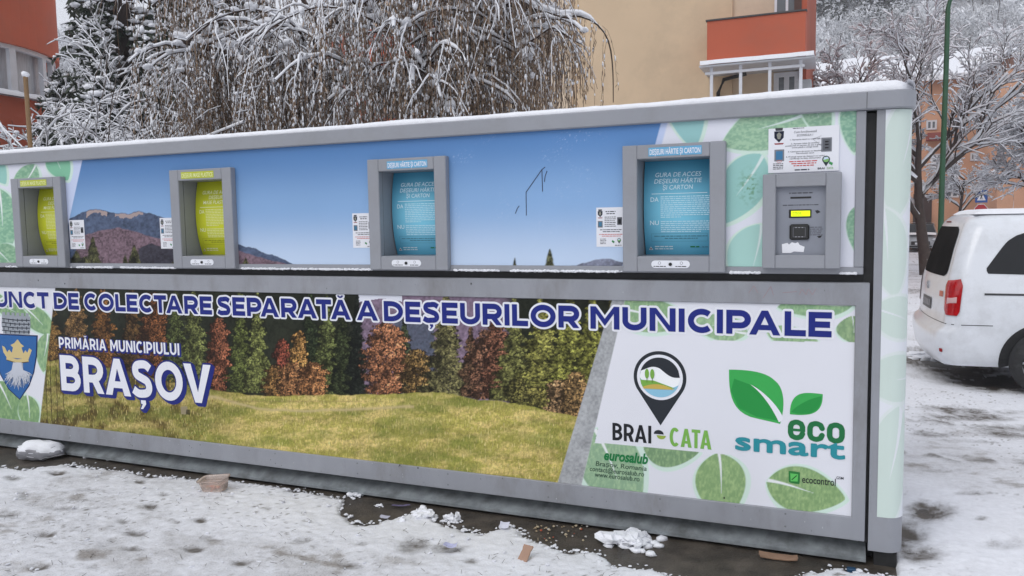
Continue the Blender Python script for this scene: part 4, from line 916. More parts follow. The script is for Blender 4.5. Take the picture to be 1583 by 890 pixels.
b = MB(); b.poly([(-0.228, 1.498), (-0.230, 1.540), (-0.205, 1.546), (-0.198, 1.538), (-0.185, 1.549), (-0.170, 1.544), (-0.158, 1.549), (-0.150, 1.536), (-0.128, 1.527), (-0.132, 1.502), (-0.175, 1.505), (-0.190, 1.498)], yb-0.0012, lin((228, 229, 234))); sub(b, 'torn_sticker', M['paint'])

# ---- glued instruction sheets
def crest(mb, x, z, s, y):
    mb.poly([(x-s, z+s*1.1), (x+s, z+s*1.1), (x+s*0.95, z-s*0.3), (x, z-s*1.3), (x-s*0.95, z-s*0.3)], y, lin((36, 40, 56))); mb.poly([(x-s*0.7, z+s*1.2), (x+s*0.7, z+s*1.2), (x+s*0.8, z+s*1.8), (x-s*0.8, z+s*1.8)], y, lin((70, 72, 76)))
    mb.poly([(x-s*0.5, z+s*0.4), (x, z+s*0.9), (x+s*0.5, z+s*0.4), (x+s*0.25, z-s*0.6), (x-s*0.25, z-s*0.6)], y-0.0004, lin((140, 140, 130))); mb.poly([(x-s, z-s*1.45), (x+s, z-s*1.45), (x+s*0.8, z-s*1.75), (x-s*0.8, z-s*1.75)], y, lin((150, 60, 60)))
def pin(mb, x, z, s, y):
    mb.poly([(x+s*math.cos(a), z+s*math.sin(a)) for a in np.linspace(-0.5, math.pi+0.5, 14)]+[(x, z-s*1.9)], y, lin((50, 60, 66))); mb.poly([(x+s*0.75*math.cos(a), z+s*0.75*math.sin(a)) for a in np.linspace(0, 2*math.pi, 12, endpoint=False)], y-0.0003, lin((130, 180, 110)))
    mb.poly([(x-s*0.7, z-s*0.1), (x+s*0.7, z+0.2*s), (x+s*0.4, z+s*0.7), (x-s*0.5, z+s*0.6)], y-0.0006, lin((200, 216, 232)))
def small_sheet(x0):
    w, h, z0 = 0.147, 0.205, 1.530; y = 3.9972; K = lin((48, 50, 58))
    b = MB(); b.box(x0, x0+w, y-0.0008, y, z0, z0+h, lin((224, 225, 231))); y -= 0.0014
    crest(b, x0+0.021, z0+h-0.033, 0.013, y)
    words(b, x0+0.05, x0+0.11, z0+h-0.024, 0.006, y, K, seed=1); words(b, x0+0.055, x0+0.1, z0+h-0.035, 0.006, y, K, seed=2)
    for i in range(6): words(b, x0+0.045, x0+0.105, z0+h-0.052-i*0.0095, 0.0045, y, K, seed=3+i)
    words(b, x0+0.02, x0+0.135, z0+h-0.118, 0.005, y, K, seed=23); words(b, x0+0.035, x0+0.125, z0+h-0.128, 0.005, y, K, seed=24)
    words(b, x0+0.015, x0+0.14, z0+h-0.142, 0.0045, y, lin((190, 70, 60)), seed=25); words(b, x0+0.03, x0+0.13, z0+h-0.151, 0.0045, y, lin((190, 70, 60)), seed=26)
    for i in range(4): words(b, x0+0.02, x0+0.055, z0+h-0.166-i*0.008, 0.004, y, K, seed=30+i)
    b.box(x0+0.008, x0+0.034, y, y+0.0004, z0+h-0.104, z0+h-0.070, lin((110, 114, 122))); b.box(x0+0.013, x0+0.029, y-0.0003, y, z0+h-0.098, z0+h-0.076, lin((70, 120, 150)))
    b.box(x0+0.112, x0+0.138, y, y+0.0004, z0+h-0.092, z0+h-0.052, lin((90, 92, 98))); b.box(x0+0.118, x0+0.132, y-0.0003, y, z0+h-0.086, z0+h-0.062, lin((30, 32, 36)))
    pin(b, x0+0.122, z0+0.035, 0.010, y); b.poly([(x0+0.085, z0+0.035), (x0+0.098, z0+0.028), (x0+0.094, z0+0.018), (x0+0.082, z0+0.026)], y, lin((60, 130, 80)))
    words(b, x0+0.100, x0+0.142, z0+0.006, 0.005, y, K, seed=50)
    return b
o = kpart(small_sheet(-1.156), 'instruction_sheet', M['print']); o['label'] = 'small white instruction sheet'
for dx in (-1.508, -3.030, -3.884):
    c = o.copy(); COL.objects.link(c); c.location.x += dx
b = MB(); x0, x1, z0, z1 = -0.298, 0.015, 1.880, 2.090; y = 3.990; K = lin((52, 54, 62))
b.box(x0, x1, y-0.001, 3.9975, z0, z1, lin((226, 227, 233))); y -= 0.0018; y2 = y-0.0005
crest(b, x0+0.048, 2.052, 0.022, y)
text(b, "Cum funcționează", x0+0.115, x0+0.215, 2.063, 0.010, y, K, bold=0.0, shear=0.2); text(b, "ECOINSULA ?", x0+0.128, x0+0.200, 2.047, 0.010, y, K, shear=0.2)
RW = ["1. Aproprie sacul cu codul QR", "2. Apropie mâna de senzorul", "poziționat în partea de jos a gurii de", "acces până o atinge încet", "3. Când gura de acces se deschide", "introduceți sacul", "4. Preluați sacul de deșeuri cu codul", "verificați în fața cititorului"]
for i, s in enumerate(RW):
    hw = 0.0023*len(s); z = (2.030, 2.011, 2.002, 1.993, 1.974, 1.965, 1.950, 1.941)[i]; text(b, s, x0+0.165-hw, x0+0.165+hw, z, 0.0062, y, K, bold=0.008)
for i in range(3): words(b, x0+0.095+0.01*i, x0+0.225-0.01*i, 1.928-i*0.010, 0.006, y, lin((196, 60, 60)), seed=70+i)
for i in range(4): words(b, x0+0.022, x0+0.068, 1.921-i*0.008, 0.0045, y, K, seed=80+i)
words(b, x0+0.12, x0+0.19, 1.888, 0.007, y, K, seed=90); words(b, x0+0.11, x0+0.16, 2.084, 0.004, y, K, seed=91)
b.box(x0+0.028, x0+0.072, y, y+0.0006, 1.935, 1.990, lin((120, 124, 132))); b.box(x0+0.035, x0+0.065, y2, y, 1.942, 1.982, lin((66, 120, 160)))
b.poly([(x0+0.050+0.012*math.cos(a), 1.934+0.006*math.sin(a)) for a in np.linspace(0, 2*math.pi, 14, endpoint=False)], y2, lin((200, 110, 110)), holes=[[(x0+0.050+0.010*math.cos(a), 1.934+0.0045*math.sin(a)) for a in np.linspace(0, 2*math.pi, 14, endpoint=False)]])
b.box(x0+0.236, x0+0.282, y, y+0.0006, 1.970, 2.035, lin((124, 127, 134))); b.box(x0+0.243, x0+0.276, y2, y, 1.975, 2.028, lin((96, 98, 104)))
for z in (2.016, 2.003, 1.988): b.box(x0+0.252, x0+0.268, y2-0.0004, y2, z-0.003, z+0.003, lin((36, 34, 38)))
pin(b, x0+0.258, 1.934, 0.017, y); text(b, "BRAI", x0+0.222, x0+0.252, 1.889, 0.009, y, K, bold=0.02); text(b, "CATA", x0+0.262, x0+0.29, 1.889, 0.009, y, lin((120, 170, 90)), bold=0.02)
b.poly([(x0+0.272, 1.925), (x0+0.288, 1.917), (x0+0.284, 1.905), (x0+0.270, 1.914)], y, lin((70, 150, 90)))
for p in ([(x0+0.20, 2.032), (x0+0.236, 2.045)], [(x0+0.20, 2.032), (x0+0.24, 2.030)], [(x0+0.20, 2.030), (x0+0.236, 1.998)]): stroke(b, p, 0.001, y2, lin((110, 112, 120)))
o = kpart(b, 'instruction_sheet', M['print']); o['label'] = 'large white instruction sheet above the card terminal'

# ------------------------------------------------------------------ ground and snow
def lvl(x, y):        # the yard drops a little towards the road
    return -0.15*sstep(4.6, 8.5, y)*sstep(-1.0, 1.5, x+0*y)
def axis(parts):
    out = [parts[0][0]]
    for a, b, st in parts:
        n = max(1, int(round((b-a)/st))); out += list(np.linspace(a, b, n+1)[1:])
    return np.array(out)
GX_ = axis([(-700, -60, 80), (-60, -10, 5), (-10, 8, 0.5), (8, 60, 4), (60, 700, 80)]); GY_ = axis([(-700, -40, 80), (-40, 0, 5), (0, 12, 0.4), (12, 60, 4), (60, 700, 80)])
XX, YY = np.meshgrid(GX_, GY_); b = MB(); b.grid(XX, YY, lvl(XX, YY)-0.004, smooth=True)
M['asphalt'] = mat('wet_ground', (0.072, 0.060, 0.048), 0.45, var=0.45, scale=9, bump=0.5, bscale=80, dirt=(0.022, 0.020, 0.016), dirt_amt=0.8, dirt_scale=4)
b.build('ground', M['asphalt'], None, 'structure')

# edge of the bare strip before the kiosk, surveyed on the ground
EDGE = [gnd(*p) for p in [(-160, 700), (-60, 705), (10, 722), (60, 724), (110, 716), (190, 725), (250, 734), (300, 737), (360, 742), (430, 750), (500, 760), (538, 768), (534, 786), (568, 806), (612, 801), (650, 790), (690, 800), (715, 814), (755, 820), (795, 808), (830, 832), (880, 846), (925, 850), (950, 872), (1010, 876), (1060, 892), (1120, 915), (1210, 900), (1240, 884), (1300, 872), (1345, 880)]]
EDGE.sort(); EXx = np.array([p[0] for p in EDGE]); EYy = np.array([p[1] for p in EDGE])-0.055
sx_ = axis([(-45, -9, 0.6), (-9, -6.2, 0.05), (-6.2, 2.6, 0.014), (2.6, 6, 0.05), (6, 16, 0.12), (16, 60, 1.2)]); sy_ = axis([(-20, 1.6, 0.5), (1.6, 4.4, 0.013), (4.4, 9.5, 0.03), (9.5, 30, 0.12), (30, 70, 1.0)])
XX, YY = np.meshgrid(sx_, sy_)
wob = 0.15*(fbm(XX*4, YY*4, 201, 6, gain=0.6)-0.5)+0.07*(fbm(XX*22, YY*22, 203, 3)-0.5)
ed = np.interp(XX, EXx, EYy)+wob
d = np.where(XX < 0.30, ed-YY, 1.0); d = np.where((XX > 0.24) & (YY > 4.3), 0.6, d)                          # metres of snow in front of its edge
d = np.where((XX < 0.25) & (YY > 4.15), -0.3, d)               # nothing under the kiosk
d = np.where((XX < 0.31) & (YY > 5.6), 0.6, d)
base = 0.014*sstep(-0.01, 0.04, d)+0.008*sstep(0.05, 0.5, d)-0.012*(d < -0.02)
n1 = fbm(XX*1.6, YY*1.6, 211, 4); n2 = fbm(XX*9, YY*9, 213, 4); n3 = fbm(XX*32, YY*32, 215, 3)
crust = np.abs(fbm(XX*14, YY*14, 217, 3)-0.5)
rough = 0.010*(n1-0.5)+0.014*(n2-0.5)+0.009*(n3-0.5)-0.02*np.clip(0.06-crust, 0, 1)*3
h = base+rough*np.clip(base/0.016, 0.1, 1)
wear = np.clip((fbm(XX*0.9+5, YY*1.4, 221, 5)-0.44)*3.2, 0, 1)     # trodden, greyer snow
wear = np.maximum(wear, sstep(3.35, 2.4, YY+0.30*XX*0+0.10*(n1-0.5)*4)*(XX < 0.3)*0.85)
PU, PV = pix(XX, np.maximum(YY, 1.0), 0*XX); wear = np.where((XX < 0.3) & (YY > 1.2), np.clip(wear*0.55+sstep(-25, 65, PV-(752+PU*0.20)+60*(n1-0.5)+30*(n2-.5))*0.85, 0, 1), wear)
wear *= np.where(XX < 0.3, 1, 0.75)
dark = np.zeros_like(XX)
def spot(px, py, rx, ry, k, z=0.0, dep=0.012):
    "a trodden or thawed patch: position and size on the ground"
    global dark, h
    cx, cy = gnd(px, py, z); ax = gnd(px+rx, py, z); ay = gnd(px, py+ry, z)
    u = np.array([ax[0]-cx, ax[1]-cy]); w = np.array([ay[0]-cx, ay[1]-cy]); det = u[0]*w[1]-u[1]*w[0]
    a = ((XX-cx)*w[1]-(YY-cy)*w[0])/det; c = (-(XX-cx)*u[1]+(YY-cy)*u[0])/det
    q = np.exp(-(a*a+c*c)*1.2+(n2-0.5)*2.2*(a*a+c*c < 6))*(a*a+c*c < 8); q = np.clip(q, 0, 1)
    dark = np.maximum(dark, q*k); h = h-dep*q
for s in [(70, 832, 18, 5, .8), (38, 770, 9, 6, .7), (235, 788, 11, 5, .8), (310, 810, 10, 4, .8), (190, 812, 9, 4, .6), (212, 830, 16, 5, .85), (205, 853, 17, 4, .8), (300, 855, 14, 5, .85), (372, 876, 16, 6, .95), (60, 882, 16, 5, .7), (145, 880, 12, 4, .7), (20, 742, 14, 5, .75), (90, 733, 14, 3, .8),
          (172, 843, 16, 8, .5), (218, 748, 10, 3, .7), (88, 735, 9, 3, .7), (475, 838, 10, 4, .5), (640, 848, 26, 14, .75), (728, 872, 14, 5, .8), (545, 880, 18, 6, .7), (460, 842, 16, 5, .4), (255, 768, 8, 3, .6), (415, 790, 6, 3, .5), (275, 812, 6, 3, .5), (100, 790, 30, 4, .35), (330, 838, 22, 6, .45), (135, 760, 20, 4, .4), (690, 850, 30, 10, .6), (10, 800, 24, 6, .6), (560, 845, 10, 4, .4)]: spot(*s)
# road side, right of the kiosk
for s in [(1440, 800, 34, 16, .9), (1400, 835, 30, 24, 1.0), (1425, 790, 16, 10, .8), (1500, 770, 30, 3, .6), (1420, 868, 34, 14, 1.0), (1478, 640, 56, 7, .75), (1520, 650, 50, 9, .7), (1560, 682, 40, 9, .8), (1440, 690, 40, 6, .5), (1550, 668, 60, 5, .6), (1500, 700, 60, 4, .35), (1470, 655, 60, 6, .6), (1560, 640, 30, 5, .5), (1515, 812, 10, 3, .6), (1460, 730, 40, 5, .3), (1550, 850, 40, 12, .25), (1430, 560, 50, 12, .9), (1490, 575, 60, 14, 1.0), (1560, 598, 60, 10, 1.0), (1530, 590, 70, 12, 1.0), (1600, 590, 70, 12, 1.0), (1440, 545, 40, 8, .9), (1500, 560, 60, 8, 1.0), (1415, 450, 30, 4, .5), (1410, 410, 30, 2, .4)]: spot(*s, z=-0.15 if s[1] < 720 else -0.02, dep=0.02 if s[4] > 0.85 else 0.008)
tire = np.exp(-((YY-7.3-0.05*XX-0.1*(n1-0.5)*3)/0.14)**2)+np.exp(-((YY-6.1-0.04*XX-0.1*(n1-0.5)*3)/0.12)**2)
dark = np.maximum(dark, np.clip(tire, 0, 1)*(XX > 0.3)*np.clip((n2-0.35)*3, 0, 1)*0.6)
cs = np.broadcast_to(np.array([0.78, 0.79, 0.83]), XX.shape+(3,)).copy()
gr = np.array([0.55, 0.545, 0.555]); dk = np.array([0.115, 0.10, 0.085])
grit = np.clip((n3-0.40)*3.5, 0, 1)*0.75+0.25
patch_ = np.clip((fbm(XX*2.6, YY*3.6, 241, 5, gain=.6)-0.50)*7, 0, 1); cs = mixc(cs, gr, np.clip(wear*(0.20+0.45*grit+0.5*patch_), 0, 0.95)); cs = mixc(cs, dk*2.2, np.clip(wear*patch_*np.clip((fbm(XX*7, YY*9, 243, 4)-0.55)*6, 0, 1), 0, .7))
cs = mixc(cs, gr*0.8, (1-sstep(0.004, 0.016, base+0*h))*0.7)
speck = np.clip((fbm(XX*60, YY*60, 231, 2)-0.74)*12, 0, 1)*np.clip((n1-0.42)*4, 0, 1)
cs = mixc(cs, dk, np.clip(dark*(0.75+0.9*grit)-0.10, 0, 1)); cs = mixc(cs, dk*1.3, speck*0.75)
b = MB(); b.grid(XX, YY, lvl(XX, YY)+h-0.006*(h < 0.001), cs, smooth=True)
rr = np.random.default_rng(44); xe = rr.uniform(-6.2, .28, 750); ye = np.interp(xe, EXx, EYy)+np.abs(rr.normal(0, .035, 750))*rr.choice([1, 1, -.6], 750)-.01; r_ = rr.uniform(.002, .008, 750)*rr.choice([1, 1, 1, 1.7], 750)
b.blobs(np.c_[xe, ye, r_*.3+.006*(ye < np.interp(xe, EXx, EYy))], np.c_[r_*1.4, r_, r_*.6], col=(.74, .75, .79), jit=.45, smooth=False)
xe = rr.uniform(-5.6, .1, 260); ye = rr.uniform(2.3, 3.9, 260); k = (ye < np.interp(xe, EXx, EYy)-.05); xe, ye = xe[k], ye[k]; r_ = rr.uniform(.003, .011, len(xe)); b.blobs(np.c_[xe, ye, .022+0*xe], np.c_[r_*1.5, r_, r_*.8], col=(.72, .73, .77), jit=.45, smooth=False)
b.build('snow_cover', M['snowv'], None, 'structure')

# snow lumps pushed off the edge: each a thing
def lump(px, py, w, hgt, label, n=9, seed=0, group='snow lumps beside the kiosk', z=0.0, elong=1.0):
    x, y = gnd(px, py, z); rr = np.random.default_rng(seed+int(px)); b = MB()
    C = np.c_[rr.normal(0, w*0.28*elong, n), rr.normal(0, w*0.2, n), np.abs(rr.normal(0, hgt*0.25, n))+hgt*0.25]; R_ = np.c_[rr.uniform(.2, .42, n)*w, rr.uniform(.18, .36, n)*w, rr.uniform(.3, .6, n)*hgt]
    C[:, 2] = np.maximum(C[:, 2], R_[:, 2]*0.55)
    q_ = rr.normal(size=(n*3, 3))*np.array([w*.42*elong, w*.30, 0]); q_[:, 2] = hgt*0.06; b.blobs(q_, rr.uniform(.08, .2, n*3)*w, flat=.5, jit=0.4); b.blobs(C, R_*0.85, jit=0.42, fine=True, smooth=False); o = b.build('snow_lump', M['snow']); o.location = (x, y, z); tag(o, label, 'snow lump', group)
lump(656, 799, 0.10, 0.05, 'biggest crumbly heap of snow lumps on the bare strip, near the paper scraps', 14, 1); lump(700, 806, 0.07, 0.04, 'snow lump at the right end of the crumbly row', 7, 2); lump(622, 808, 0.06, 0.03, 'snow lump at the left end of the crumbly row', 6, 3)
lump(548, 766, 0.07, 0.025, 'lone snow lump against the foot of the kiosk skirt, left of the paper scraps', 7, 4); lump(587, 782, 0.04, 0.015, 'smallest crumb of snow on the dark strip', 5, 5)
lump(660, 770, 0.045, 0.03, 'snow crumb beside the green wrapper under the skirt', 6, 6); lump(976, 838, 0.17, 0.055, 'pointed icy snow patch leaning on the skirt below the contact lettering', 16, 7); lump(1318, 850, 0.10, 0.05, 'snow heap at the right end of the skirt by the post', 12, 8)
lump(140, 702, 0.13, 0.03, 'long thin snow ridge right of the snow covered bag', 12, 9, elong=2.0); lump(1010, 840, 0.03, 0.012, 'tiny snow crumb right of the pointed icy patch', 4, 10)
lump(1475, 555, 0.5, 0.08, 'low snow bank under the rear bumper of the van', 22, 11, z=-0.15, elong=1.4)

# ------------------------------------------------------------------ litter
def at_ground(o, px, py, rz=0, z=0.0):
    x, y = gnd(px, py, z); o.location = (x, y, z); o.rotation_euler = (0, 0, rz)
# plastic food tub
M['tub'] = mat('translucent_plastic', (0.88, 0.74, 0.66), 0.2, var=0.06, scale=20, trans=0.75)
t = empty('food_tub'); at_ground(t, 333, 757, 0.25, 0.018); tag(t, 'orange stained clear plastic food tub lying open on the snow', 'food container')
t.rotation_euler = (math.radians(4), math.radians(-5), 0.25); t.scale = (1.12, 1.12, 1.12)
def rrect(w, d, r, n=5):
    out = []
    for cx, cy, a0 in ((w/2-r, d/2-r, 0), (-w/2+r, d/2-r, 90), (-w/2+r, -d/2+r, 180), (w/2-r, -d/2+r, 270)):
        for i in range(n+1): a = math.radians(a0+90*i/n); out.append((cx+r*math.cos(a), cy+r*math.sin(a)))
    return out
def shell(mb, rings, col, m=0, close_bottom=True):
    n = len(rings[0][0]); V = []
    for P_, z in rings: V += [(p[0], p[1], z) for p in P_]
    F_ = [(k*n+i, k*n+(i+1) % n, (k+1)*n+(i+1) % n, (k+1)*n+i) for k in range(len(rings)-1) for i in range(n)]
    if close_bottom: F_.append(tuple(range(n)))
    mb.add(V, F_, col, m, True)
b = MB(); shell(b, [(rrect(.125, .075, .02), 0.0), (rrect(.15, .098, .024), 0.062), (rrect(.168, .112, .028), 0.064), (rrect(.170, .114, .028), 0.070), (rrect(.160, .104, .026), 0.070), (rrect(.142, .092, .022), 0.060), (rrect(.120, .070, .018), 0.004)], (0.7, .5, .4))
b.build('tub', M['tub'], t)
b = MB(); rr = np.random.default_rng(3); b.blobs(np.c_[rr.uniform(-.045, .045, 14), rr.uniform(-.022, .022, 14), rr.uniform(.006, .022, 14)], np.full(14, .017), col=np.array([lin((196, 96, 40))]*9+[lin((214, 190, 160))]*5)); b.build('food_remains', M['paint'], t)
# snow-covered bag
M['bag'] = mat('bag_plastic', (0.22, 0.22, 0.24), 0.5, var=0.3, scale=14)
t = empty('rubbish_bag'); at_ground(t, 62, 708, 0.2, 0.0); tag(t, 'crumpled grey bag under a cap of snow at the left of the kiosk foot', 'bag')
v, f = ICO3; vv = v*np.array([.165, .09, .062]); k = fbm(vv[:, 0]*30+9, vv[:, 1]*40+vv[:, 2]*9, 61, 4); vv = vv*(0.55+0.95*k)[:, None]; vv[:, 2] = np.maximum(vv[:, 2]+.045, 0.002)
b = MB(); b.add(vv, f, smooth=True); b.build('bag', M['bag'], t)
vs_ = vv*np.array([.98, .98, 1.0])+np.array([0, 0.004, 0.016]); vs_[:, 2] = np.where(vv[:, 2] > .055+0.03*(k-0.5), vs_[:, 2], vv[:, 2]*0.8); b = MB(); b.add(vs_, f, smooth=True); b.build('snow_cap', M['snow'], t)
# scraps of paper and film, wood pieces
def scrap(name, px, py, w, d, col, label, cat, rz=0, tilt=(0, 0), th=0.002, z=0.008, group=None, curl=0.01, seed=1):
    gx, gy = np.meshgrid(np.linspace(-w/2, w/2, 9), np.linspace(-d/2, d/2, 7)); rr = np.random.default_rng(seed)
    ex = 1+0.12*(fbm(gy*60, gx*0, seed, 2)-0.5)*2; gx = gx*ex
    gz = curl*(fbm(gx*30, gy*30, seed+5, 3)-0.4)+curl*(gx/w*2)**2*0.5
    b = MB(); b.grid(gx, gy, gz+th, col); b.grid(gx, gy, gz, col)
    n, m_ = gx.shape; ring = [(0, i) for i in range(m_)]+[(i, m_-1) for i in range(1, n)]+[(n-1, i) for i in range(m_-2, -1, -1)]+[(i, 0) for i in range(n-2, 0, -1)]
    V = [(gx[r], gy[r], gz[r]+th) for r in ring]+[(gx[r], gy[r], gz[r]) for r in ring]; q = len(ring)
    b.add(V, [(i, (i+1) % q, (i+1) % q+q, i+q) for i in range(q)], col)
    o = b.build(name, M['paint']); x, y = gnd(px, py, z); o.location = (x, y, z); o.rotation_euler = (math.radians(tilt[0]), math.radians(tilt[1]), rz); tag(o, label, cat, group); return o
PAP = lin((206, 208, 222))
scrap('paper_scrap', 671, 767, .05, .04, lin((176, 180, 206)), 'square pale lilac paper scrap standing against the kiosk skirt', 'litter', 0.4, (55, 10), group='scraps of paper on the ground', z=0.02)
scrap('wrapper', 659, 776, .05, .014, lin((70, 160, 84)), 'narrow green wrapper strip beside the skirt', 'litter', 0.5, (10, 0))
scrap('wrapper', 620, 782, .11, .014, lin((104, 96, 128)), 'long thin purple grey film strip on the dark wet ground', 'litter', 0.42, (4, 0))
scrap('paper_scrap', 595, 800, .055, .03, lin((186, 186, 202)), 'torn pale paper scrap on the dark ground left of the snow lumps', 'litter', 0.1, (6, 4), group='scraps of paper on the ground', seed=4)
scrap('paper_scrap', 780, 812, .05, .045, PAP, 'square white printed paper scrap at the snow edge', 'litter', 0.15, (22, 0), group='scraps of paper on the ground', z=0.03, seed=6)
scrap('paper_scrap', 697, 844, .065, .045, lin((188, 190, 220)), 'bluish paper scrap lying on trodden snow', 'litter', 0.2, (8, 0), group='scraps of paper on the ground', z=0.036, seed=7, curl=0.02)
o = scrap('wood_piece', 813, 856, .05, .085, lin((160, 128, 108)), 'flat reddish brown wood piece stuck upright in the snow', 'wood piece', -0.2, (42, 0), th=.008, curl=.003, z=0.04, seed=8)
o = scrap('cardboard_piece', 1203, 862, .17, .045, lin((140, 112, 92)), 'long torn brown cardboard piece on wet ground near the kiosk corner', 'cardboard', 0.16, (8, 3), th=.006, curl=.012, z=0.006, seed=9)
b = MB(); xy = np.array([gnd(px, py) for px, py in [(RNG.uniform(820, 910), RNG.uniform(812, 838)) for _ in range(38)]]); c0 = np.array(gnd(865, 825)); xy = xy-c0
cols = np.array([lin(random.choice([(196, 180, 150), (170, 150, 120), (186, 90, 60), (200, 196, 190)])) for _ in range(38)])*0.8; b.blobs(np.c_[xy, np.full(38, .005)], RNG.uniform(.003, .010, 38), col=cols)
o = b.build('food_scraps', M['paint'], None, 'stuff'); o.location = (c0[0], c0[1], 0.0); tag(o, 'scattered orange and beige food crumbs at the snow edge', 'food scraps')
b = MB(); b.bbox(-.02, .02, -.015, .015, 0, .02, .004, lin((20, 60, 90))); o = b.build('blue_plug', M['paint']); o.location = (*gnd(1316, 884), 0.0); tag(o, 'small dark blue plastic piece beside the post foot', 'litter')
# dry twigs and grass bits poking out of the snow
P_ = []; 
for _ in range(160):
    px, py = RNG.uniform(-10, 1000), RNG.uniform(770, 900); x, y = gnd(px, py); 
    if y > np.interp(x, EXx, EYy)-0.05: continue
    L_ = RNG.uniform(.01, .035); a = RNG.uniform(0, 6.28); P_.append([(x, y, .02), (x+L_*math.cos(a)*.6, y+L_*math.sin(a)*.6, .03), (x+L_*math.cos(a), y+L_*math.sin(a), .035)])
P_ = np.array(P_); b = MB(); b.tubes(P_, np.full(P_.shape[:2], .0011), 3, lin((70, 62, 50))); o = b.build('dry_grass_bits', M['paint'], None, 'stuff'); tag(o, 'short dark grass stalks poking out of the trodden snow', 'grass')

# ------------------------------------------------------------------ buildings behind
BEI, BEI2, TER, PNK, ORA, MAR = (lin((208, 184, 154)), lin((216, 196, 172)), lin((170, 86, 62)), lin((190, 120, 104)), lin((202, 156, 128)), lin((124, 62, 58)))
WHF = lin((206, 208, 214)); DGL = lin((70, 76, 84))
M['pane'] = mat('window_glass', (0.10, 0.115, 0.13), 0.12, var=0.2, scale=1.5, spec=0.7)
M['curtain'] = mat('curtain', (0.52, 0.53, 0.56), 0.8, var=0.25, scale=14, stretch=(6, 6, 0.3))
def win(parent, x0, x1, z0, z1, y, mull=1, name='window', fw=0.06, col=WHF):
    b = MB(); b.box(x0, x1, y-0.03, y+0.02, z1-fw, z1, col); b.box(x0, x1, y-0.05, y+0.02, z0, z0+fw, col); b.box(x0, x0+fw, y-0.029, y+0.02, z0, z1, col); b.box(x1-fw, x1, y-0.029, y+0.02, z0, z1, col)
    for i in range(mull): xm = x0+(x1-x0)*(i+1)/(mull+1); b.box(xm-fw/2, xm+fw/2, y-0.028, y+0.02, z0+fw, z1-fw, col)
    w = b.build(name, M['paint'], parent); w.matrix_parent_inverse = Matrix.Translation(-parent.location)
    p = MB(); p.box(x0+fw*0.5, x1-fw*0.5, y-0.01, y-0.002, z0+fw*0.5, z1-fw*0.5); p.build('pane', M['pane'], w)
    return w
def wpart(mb, name, m, parent):
    o = mb.build(name, m, parent); o.matrix_parent_inverse = Matrix.Translation(-parent.location); return o
YB = 21.0
t = tag(empty('apartment_building', (-4.0, YB+4, 0)), 'tall beige apartment block with a terracotta balcony above a glazed lean-to, right behind the kiosk', 'building')
xa = S(700, 100, YB)[0]; xb = S(885, 100, YB)[0]; xc = S(1132, 60, YB)[0]; xr = S(1247, 60, YB)[0]
b = MB(); b.box(xa, xb, YB-0.12, YB+9, -0.2, 15, BEI2); b.box(xb, xc, YB, YB+9, -0.2, 15, BEI); b.box(xc, xr-0.15, YB+0.10, YB+9, -0.2, 15, BEI2*0.97); b.box(xr-0.15, xr, YB-0.02, YB+9, -0.2, 15, TER); wpart(b, 'wall', M['render'], t)
YF = 20.0; x0, z1 = S(1093, 33, YF); x1, _ = S(1245, 80, YF); z0 = S(1093, 97, YF)[1]
b = MB(); b.bbox(x0, x1, YF, YB+0.12, z0, z1, 0.01, TER*1.15); bal = wpart(b, 'balcony', M['render'], t)
b = MB(); b.box(x0-0.03, x1+0.03, YF-0.03, YF+0.12, z1, z1+0.035, (0.06, 0.055, 0.055)); b.build('coping', M['paint'], bal)
b = MB(); xs = np.linspace(x0-0.1, x1+0.2, 40); X_, Y_ = np.meshgrid(xs, np.array([19.55, 19.56, 20.2, 21.1])); Z_ = np.array([5.36, 5.46, 5.50, 5.58])[:, None]+0.025*fbm(X_*3, Y_, 4, 3); b.grid(X_, Y_, Z_, smooth=True); aws = wpart(b, 'awning_snow', M['snow'], t)
b = MB(); b.box(x0-0.12, x1+0.22, 19.58, 21.1, 5.33, 5.37, WHF*0.8); wpart(b, 'awning', M['paint'], t)
for px in (1100, 1145, 1190, 1238):
    xp = S(px, 120, 19.75)[0]; b = MB(); b.box(xp-0.035, xp+0.035, 19.72, 19.79, 2.6, 5.33, WHF); wpart(b, 'post', M['paint'], t)
b = MB(); b.box(x0, x1, 19.7, 19.74, 5.16, 5.22, WHF*0.9); wpart(b, 'rail', M['paint'], t)
b = MB(); b.box(x0, x1, 19.76, YB, 2.2, 4.2, BEI*0.9); wpart(b, 'parapet', M['render'], t)
xp = S(1107, 120, 20.5)[0]; b = MB(); b.tubes([[(xp, 20.9, 2.5), (xp, 20.9, 4.9), (xp+0.15, 20.8, 5.2), (xp+0.7, 20.8, 5.3)]], [[.05]*4], 6, (0.03,)*3); wpart(b, 'drain_pipe', M['paint'], t)
xd0, xd1 = S(1196, 120, YB)[0], S(1236, 120, YB)[0]; d = win(t, xd0, xd1, 3.0, 5.30, YB+0.06, 1, 'balcony_door', 0.12)
x0w, x1w = S(1197, 10, YB)[0], S(1236, 10, YB)[0]; win(t, x0w, x1w, 6.2, 8.1, YB+0.07, 1); b = MB(); b.box(x1w-0.12, x1w+0.05, YB-0.05, YB+0.02, 6.4, 8.2, lin((70, 44, 36))); wpart(b, 'shutter', M['paint'], t)
xk = S(1248, 128, 20.3)[0]; b = MB(); b.bbox(xk-0.22, xk+0.10, 20.0, 20.6, 4.58, 4.92, 0.02, lin((150, 152, 156))); wpart(b, 'air_conditioner', M['paint'], t)
